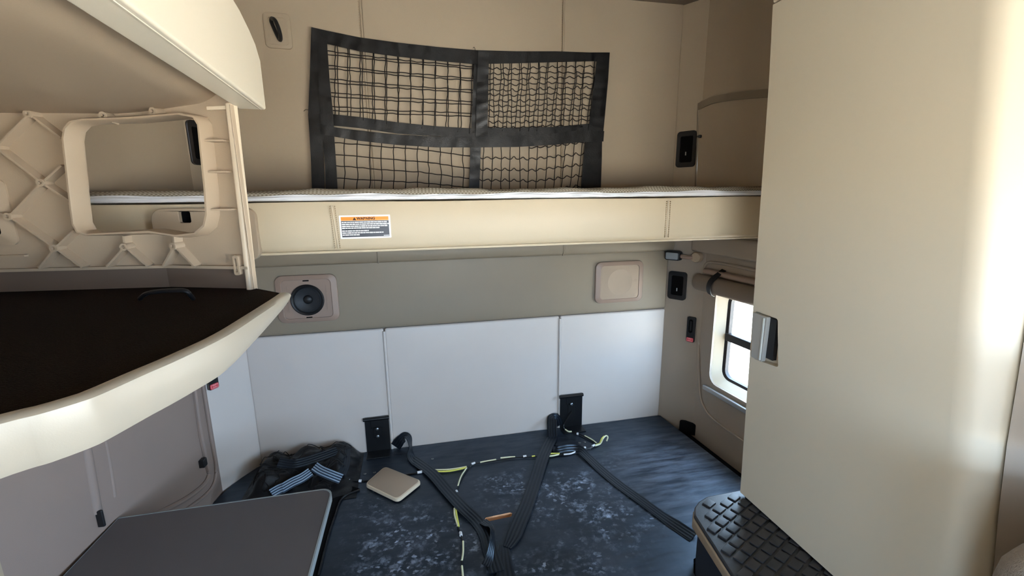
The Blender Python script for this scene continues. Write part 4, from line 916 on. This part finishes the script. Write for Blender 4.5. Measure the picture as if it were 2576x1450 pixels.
q = MB(); ring(q, FA, rrect(pc0[0] - 0.005, pc1[1], pc0[0] + 0.008, pc0[1], 0.004, 3), rrect(pc0[0] - 0.001, pc1[1] + 0.006, pc0[0] + 0.004, pc0[1] - 0.006, 0.002, 3), 0, 0.014, 0.014); q.build('catch', plastic_tan, pn)
# switch cut-out at the far left
p0_ = pB(19, 590); p1_ = pB(6, 478)
q = MB(); ring(q, FB, rrect(p0_[0] - 0.020, p0_[1] - 0.022, p0_[0] + 0.12, p1_[1] + 0.02, 0.012), rrect(p0_[0], p0_[1], p0_[0] + 0.10, p1_[1], 0.006), -0.002, 0.004, 0.012); cw = q.build('cutout_frame', plastic_tan, pn, smooth=40)
q = MB(); fbox(q, FB, p0_[0] - 0.002, p0_[1] - 0.002, 0.0003, p0_[0] + 0.102, p1_[1] + 0.002, 0.0012); q.build('dark_opening', dark_void, cw, smooth=0)
q = MB(); fbox(q, FB, p0_[0] - 0.03, 1.525, 0, p0_[0] + 0.10, 1.529, 0.010); q.build('fin', plastic_tan, pn, smooth=0)
# front post
pt = MB(); P0 = onP(640, 735, PA, PB)
fP = Fr((PA[0], PA[1], 0), FA.x, (0, 0, 1), FA.z)
fbox(pt, fP, -0.010, ZS - 0.006, -0.010, 0.003, 1.825, 0.012); 
for v in pt.v: v += FA.x * (0.008 * (1.825 - v.z) / 0.375)
pt.build('post', plastic_cream, pn, bev=0.004, seg=2)
q = MB(); fbox(q, fP, -0.0115, ZS + 0.002, 0.004, -0.009, 1.82, 0.014); q.build('post_edge', plastic_tan, pn, bev=0.001)
for zz in (1.832,):
    q = MB(); fbox(q, fP, 0.002, 1.812, -0.006, 0.045, 1.819, 0.010); q.build('post_hook', plastic_cream, pn, bev=0.001)

# overhead locker: tub underside + fascia door
ov = thing('overhead_locker', (-0.83, -1.2, 1.81), 'cream overhead locker with a bright fascia at the upper left', 'locker')
q = MB()
def under(u, v):                                          # u along the depth (0 back .. 1 front), v across (0 wall .. 1 fascia)
    y = -0.895 - 0.95 * u; xr = -0.605 + 0.03 * u + 0.02 * u * u; xl = -1.13
    if u < 0.10: y = -0.895 - 0.95 * u
    x = xl + (xr - xl) * v
    yb = -0.875 - 0.115 * max(0, (x + 0.80) / 0.19) if x > -0.80 else -0.88 - (x + 0.80) * -0.02
    yb = max(-0.992, yb)
    y = yb - (0.95) * u
    z = 1.812 + 0.020 * max(0, v - 0.55) / 0.45 + 0.030 * max(0, (v - 0.86) / 0.14) ** 2 + 0.03 * min(1, u * 2.5) * (1 - v) * 0.3
    return V((x, y, z))
surf(q, under, 40, 40, (0, 0, 0.03)); q.build('tub', plastic_tan, ov, smooth=60)
# fascia: a thick curved board, lip below
o0 = onZ(670, 277, 1.82); o1 = onZ(310, 0, 1.82)
dirv = (o1 - o0); dirv.z = 0; dirv.normalize(); fF = Fr((o0.x, o0.y, 0), dirv, (0, 0, 1), V((1, 0, 0)) - dirv * dirv.x)
prof2 = [(0.0, 1.82), (0.0, 1.925), (0.018, 1.955), (0.05, 1.972), (0.10, 1.988), (0.20, 2.0), (0.95, 2.0), (0.95, 1.82)]
prof3 = [(0.0, 1.82), (0.0, 1.915), (0.028, 1.938), (0.066, 1.952), (0.118, 1.965), (0.21, 1.975), (0.95, 1.975), (0.95, 1.82)]
n = 8; vs = [fF(a, b, -0.052) for (a, b) in prof2] + [fF(a, b, -0.022) for (a, b) in prof2] + [fF(a, b, 0.0) for (a, b) in prof3]
q = MB(); q.add(vs, [tuple(range(8)), tuple(range(16, 24))] + [(k * 8 + i, k * 8 + (i + 1) % 8, (k + 1) * 8 + (i + 1) % 8, (k + 1) * 8 + i) for k in range(2) for i in range(8)]); q.build('fascia', plastic_white, ov, bev=0.004, seg=3)
q = MB(); tube(q, [fF(0.004, 1.823, -0.010), fF(0.94, 1.823, -0.010)], 0.004, 6); q.build('lip_bead', plastic_white, ov)

# ------------------------------------------------------------------ wardrobe at the right
XW = 0.75
wd = thing('wardrobe', (0.95, -1.2, 0.662), 'tall cream wardrobe with a silver paddle latch at the right', 'wardrobe')
YB, YF, ZB, ZD = -0.880, -1.40, 0.664, 2.155
fW = Fr((XW, 0, 0), (0, -1, 0), (0, 0, 1), (-1, 0, 0))    # a = -Y
cor = [(0.908, ZB), (1.50, ZB), (1.50, ZD), (0.838, ZD)]
def wx(x, y): p = onX(x, y, XW); return (-p.y, p.z)
ph_ = [wx(1901, 783), wx(1957, 803), wx(1958, 925), wx(1896, 903)]
hole = roundpoly(ph_, 0.008, 4)
# curved cross-section of the door: flat, then rounding away towards the front
q = MB(); AF = lambda z: 1.476 - 0.10 * (z - 0.664)                # front end of the flat door face, leaning back with height
plate(q, fW, [(0.908, ZB), (AF(ZB), ZB), (AF(ZD), ZD), (0.838, ZD), (0.852, ZD - 0.2)], [hole], 0, -0.018)
door = q.build('door', wardrobe_skin, wd, smooth=30)
arc = []; r_ = 0.055; TH = math.radians(43)
for i in range(9):
    a = TH * i / 8; arc.append((r_ * math.sin(a), -(r_ - r_ * math.cos(a))))
def on_front(x, y):                                      # where a ray meets the slanted front face
    d = ray(x, y); nrm = (fW.z * math.cos(TH) + fW.x * math.sin(TH)); p0 = fW(AF(1.0) + arc[8][0], 1.0, arc[8][1])
    nrm = (nrm + V((0, 0, 1)) * (0.10 * math.sin(TH))).normalized()
    return CAM + d * ((p0 - CAM).dot(nrm) / d.dot(nrm))
s0, s1 = on_front(2550, 950), on_front(2468, 1450)
sa = lambda p: (-p.y - AF(p.z) - arc[8][0]) / math.cos(TH)
k1, k0 = (sa(s0) - sa(s1)) / (s0.z - s1.z), 0
SEAM = lambda z: max(0.03, sa(s1) + k1 * (z - s1.z))
def corner(u, v):
    z = ZB + (ZD + 0.30 - ZB) * v; i = round(u * 11)
    if i <= 8: a, c = arc[i]
    else:
        t = SEAM(z) * (i - 8) / 3; a, c = arc[8][0] + t * math.cos(TH), arc[8][1] - t * math.sin(TH)
    return fW(AF(z) + a, z, c)
q = MB(); surf(q, corner, 11, 16, tuple(fW.z * -0.012)); q.build('front_corner', wardrobe_skin, wd, smooth=60)
# body behind the door, upper locker above it
q = MB(); box(q, XW + 0.07, -1.44, ZB + 0.004, 1.14, YB - 0.03, ZD + 0.3); box(q, XW + 0.0185, -1.32, ZB + 0.004, XW + 0.07, YB - 0.03, ZD + 0.3); q.build('carcass', plastic_tan, wd, smooth=0)
q = MB(); plate(q, fW, [(0.836, ZD + 0.005), (AF(ZD), ZD + 0.005), (AF(2.47), 2.47), (0.82, 2.47)], (), 0, -0.018); q.build('upper_door', wardrobe_skin, wd, bev=0.004)
# recess dish and paddle
q = MB(); n = len(hole); vs = [fW(p[0], p[1], c) for c in (0.0, -0.016) for p in hole]
hc = (sum(p[0] for p in hole) / n, sum(p[1] for p in hole) / n)
vs = [fW(p[0], p[1], 0.0005) for p in hole] + [fW(hc[0] + (p[0] - hc[0]) * 0.96, hc[1] + (p[1] - hc[1]) * 0.97, -0.0165) for p in hole]
q.add(vs, [(i, (i + 1) % n, n + (i + 1) % n, n + i) for i in range(n)] + [tuple(range(n, 2 * n))]); q.build('latch_dish', wardrobe_skin, door, smooth=30)
pd = [wx(1901, 785), wx(1938, 797), wx(1925, 911), wx(1897, 897)]
q = MB(); fbox(q, fW, hc[0] - 0.012, hc[1] - 0.058, -0.016, hc[0] + 0.030, hc[1] + 0.066, -0.002); q.build('latch_body', black_plastic, door, smooth=0)
q = MB(); prism(q, fW, roundpoly([(pd[0][0] + 0.002, pd[0][1]), (pd[1][0], pd[1][1] - 0.002), (pd[2][0] - 0.002, pd[2][1]), (pd[3][0] + 0.001, pd[3][1])], 0.004, 3), -0.002, 0.012); q.build('paddle', silver, door, bev=0.0015)
q = MB(); fbox(q, fW, pd[1][0] - 0.012, pd[2][1] + 0.004, 0.0115, pd[1][0] - 0.006, pd[1][1] - 0.006, 0.0145); q.build('paddle_edge', silver_bright, door, bev=0.001)
# cab pillar ahead of the wardrobe, past the dark seam
q = MB()
def pillar(u, v):
    z = 0.40 + (2.47 - 0.40) * v; t = SEAM(z) + 0.007 + 0.07 * min(1, u * 2); p = fW(AF(z) + arc[8][0] + t * math.cos(TH), z, arc[8][1] - t * math.sin(TH) + 0.004)
    if u > 0.5: p = p.lerp(V((1.17, p.y + 0.01, z)), (u - 0.5) * 2)
    return p
surf(q, pillar, 4, 16, tuple(fW.z * -0.02)); struct(q.build('trim_3', plastic_wall, bev=0.005), 'pale cab pillar trim ahead of the wardrobe at the right edge', 'trim')

# ------------------------------------------------------------------ rubber topped step
ZT_ = 0.655
st = thing('step', (0.8, -1.15, 0.0), 'step with a black ribbed rubber top and beige edge in front of the wardrobe', 'step')
so = [onZ(x, y, ZT_) for (x, y) in ((1746, 1296), (1747, 1276), (1757, 1262), (1778, 1249), (1862, 1233))]
y_end = -1.52
o = [(p.x, p.y) for p in so] + [(1.10, -0.876), (1.12, y_end), (0.455, y_end), (0.500, -1.21)]
q = MB(); plate(q, horiz(ZT_), o, (), 0, -0.014); q.build('tread_mat', rubber, st, bev=0.005, seg=2)
cx0 = 0.8; sh_ = lambda k_: [(cx0 + (p[0] - cx0) * k_, p[1]) for p in o]
q = MB(); plate(q, horiz(ZT_ - 0.0142), [(p[0] - 0.004, p[1]) for p in o[:3]] + [(p[0], p[1] + 0.002) for p in o[3:]], (), 0, -0.034); q.build('edge_trim', plastic_tan, st, bev=0.006)
q = MB(); plate(q, horiz(ZT_ - 0.0485), [(0.556, -0.972), (0.588, -0.925), (0.65, -0.905), (1.08, -0.905), (1.08, y_end), (0.478, y_end), (0.522, -1.215)], (), 0, -(ZT_ - 0.0495)); q.build('body', step_body_m, st, bev=0.004)
# raised treads: short bars in a skewed grid
q = MB(); ft = Fr((0.60, -0.92, ZT_), V((0.45, -1, 0)), V((1, 0.45, 0)), (0, 0, 1))
def in_poly(x, y, P):
    r = False
    for (xa, ya), (xb, yb) in zip(P, P[1:] + P[:1]):
        if (ya > y) != (yb > y) and x < (xb - xa) * (y - ya) / (yb - ya) + xa: r = not r
    return r
for i in range(-8, 26):
    for j in range(-6, 9):
        a, b = i * 0.034, j * 0.046; p = ft(a + 0.012, b + 0.018)
        if not -1.70 < p.y: continue
        cs = [ft(a + da, b + db) for da in (-0.006, 0.032) for db in (-0.006, 0.042)]
        if not all(in_poly(c_.x, c_.y, o) for c_ in cs): continue
        fbox(q, ft, a, b, -0.001, a + 0.026, b + 0.036, 0.0045)
q.build('tread_bars', rubber, st, bev=0.0012, seg=1)

# ------------------------------------------------------------------ passenger seat, only its shoulder in view
def seat(x0, x1, y1, top, label):
    se = thing('cab_seat', ((x0 + x1) / 2, y1 - 0.3, 0.0), label, 'seat'); cx = (x0 + x1) / 2
    def cushion(name, a, b, c, d, e, f, bev):
        q = MB(); box(q, a, b, c, d, e, f); return q.build(name, seat_cloth, se, bev=bev, seg=6)
    cushion('backrest', x0, y1 - 0.22, 0.62, x1, y1, top, 0.10)
    cushion('seat_cushion', x0, y1 - 0.75, 0.50, x1, y1 - 0.14, 0.66, 0.05)
    cushion('headrest', cx - 0.11, y1 - 0.16, top + 0.02, cx + 0.11, y1 - 0.05, top + 0.20, 0.045)
    q = MB(); box(q, cx - 0.15, y1 - 0.6, 0.002, cx + 0.15, y1 - 0.15, 0.50); q.build('pedestal', black_plastic, se, bev=0.02)
seat(0.52, 1.03, -1.605, 1.16, 'grey cloth passenger seat, its shoulder just in the bottom right corner')
seat(-1.06, -0.46, -2.06, 1.46, 'unseen grey cloth driver seat left of the gangway, added to block light')  # out of view: added and made tall to block daylight towards the rear

# ------------------------------------------------------------------ outside
q = MB(); box(q, -60, -60, -1.25, 60, 60, -1.2)
gm = mat('gravel_yard', srgb(205, 198, 186), 0.9, 0.2, bump=0.5, bscale=30, vary=0.12, vscale=3)
struct(q.build('ground', gm, smooth=0), 'pale gravel yard outside the window', 'ground')

# ------------------------------------------------------------------ light: overcast daylight through the cab's windows
wd_ = bpy.data.worlds.new('sky'); SC.world = wd_; wd_.use_nodes = True; nt = wd_.node_tree
bg = nt.nodes['Background']; bg.inputs['Color'].default_value = (0.54, 0.75, 1.0, 1); bg.inputs['Strength'].default_value = 10.5
sl_ = bpy.data.lights.new('sun', 'SUN'); sl_.energy = 34; sl_.angle = 0.02; sl_.color = (1.0, 0.88, 0.72)
so_ = bpy.data.objects.new('sun', sl_); so_.rotation_euler = (math.radians(-42), 0, math.radians(8)); so_.location = (0, 4, 6); COL.objects.link(so_)
def portal(name, loc, rot, sx, sy):
    l = bpy.data.lights.new(name, 'AREA'); l.shape = 'RECTANGLE'; l.size = sx; l.size_y = sy; l.cycles.is_portal = True
    o = bpy.data.objects.new(name, l); o.location = loc; o.rotation_euler = rot; COL.objects.link(o)
portal('windscreen_daylight', (-0.11, -3.52, 1.30), (PI / 2, 0, 0), 1.82, 0.60)
portal('right_door_daylight', (1.18, -2.65, 1.32), (0, PI / 2, 0), 0.84, 1.46)
portal('left_door_daylight', (-1.18, -2.75, 1.13), (0, -PI / 2, 0), 0.94, 0.70)
pc = fR(0.35, 1.0, -0.075); 
po = bpy.data.lights.new('side_window_daylight', 'AREA'); po.shape = 'RECTANGLE'; po.size = 0.52; po.size_y = 0.56; po.cycles.is_portal = True
o = bpy.data.objects.new('side_window_daylight', po); o.matrix_world = Matrix.Translation(pc) @ Matrix((fR.x, fR.y, -fR.z)).transposed().to_4x4() if False else Matrix.Translation(pc)
z_ = -fR.z; x_ = fR.x; y_ = z_.cross(x_); o.matrix_world = Matrix.Translation(pc) @ Matrix((x_, y_, z_)).transposed().to_4x4(); COL.objects.link(o)

vs_ = SC.view_settings; vs_.view_transform = 'Standard'; vs_.look = 'None'; vs_.gamma = 1.0; vs_.exposure = 1.12; vs_.use_curve_mapping = False
try:
    SC.cycles.use_denoising = True; SC.cycles.max_bounces = 10; SC.cycles.diffuse_bounces = 7; SC.cycles.transparent_max_bounces = 12
    SC.cycles.sample_clamp_indirect = 8.0; SC.cycles.caustics_reflective = False; SC.cycles.caustics_refractive = False
except Exception: pass
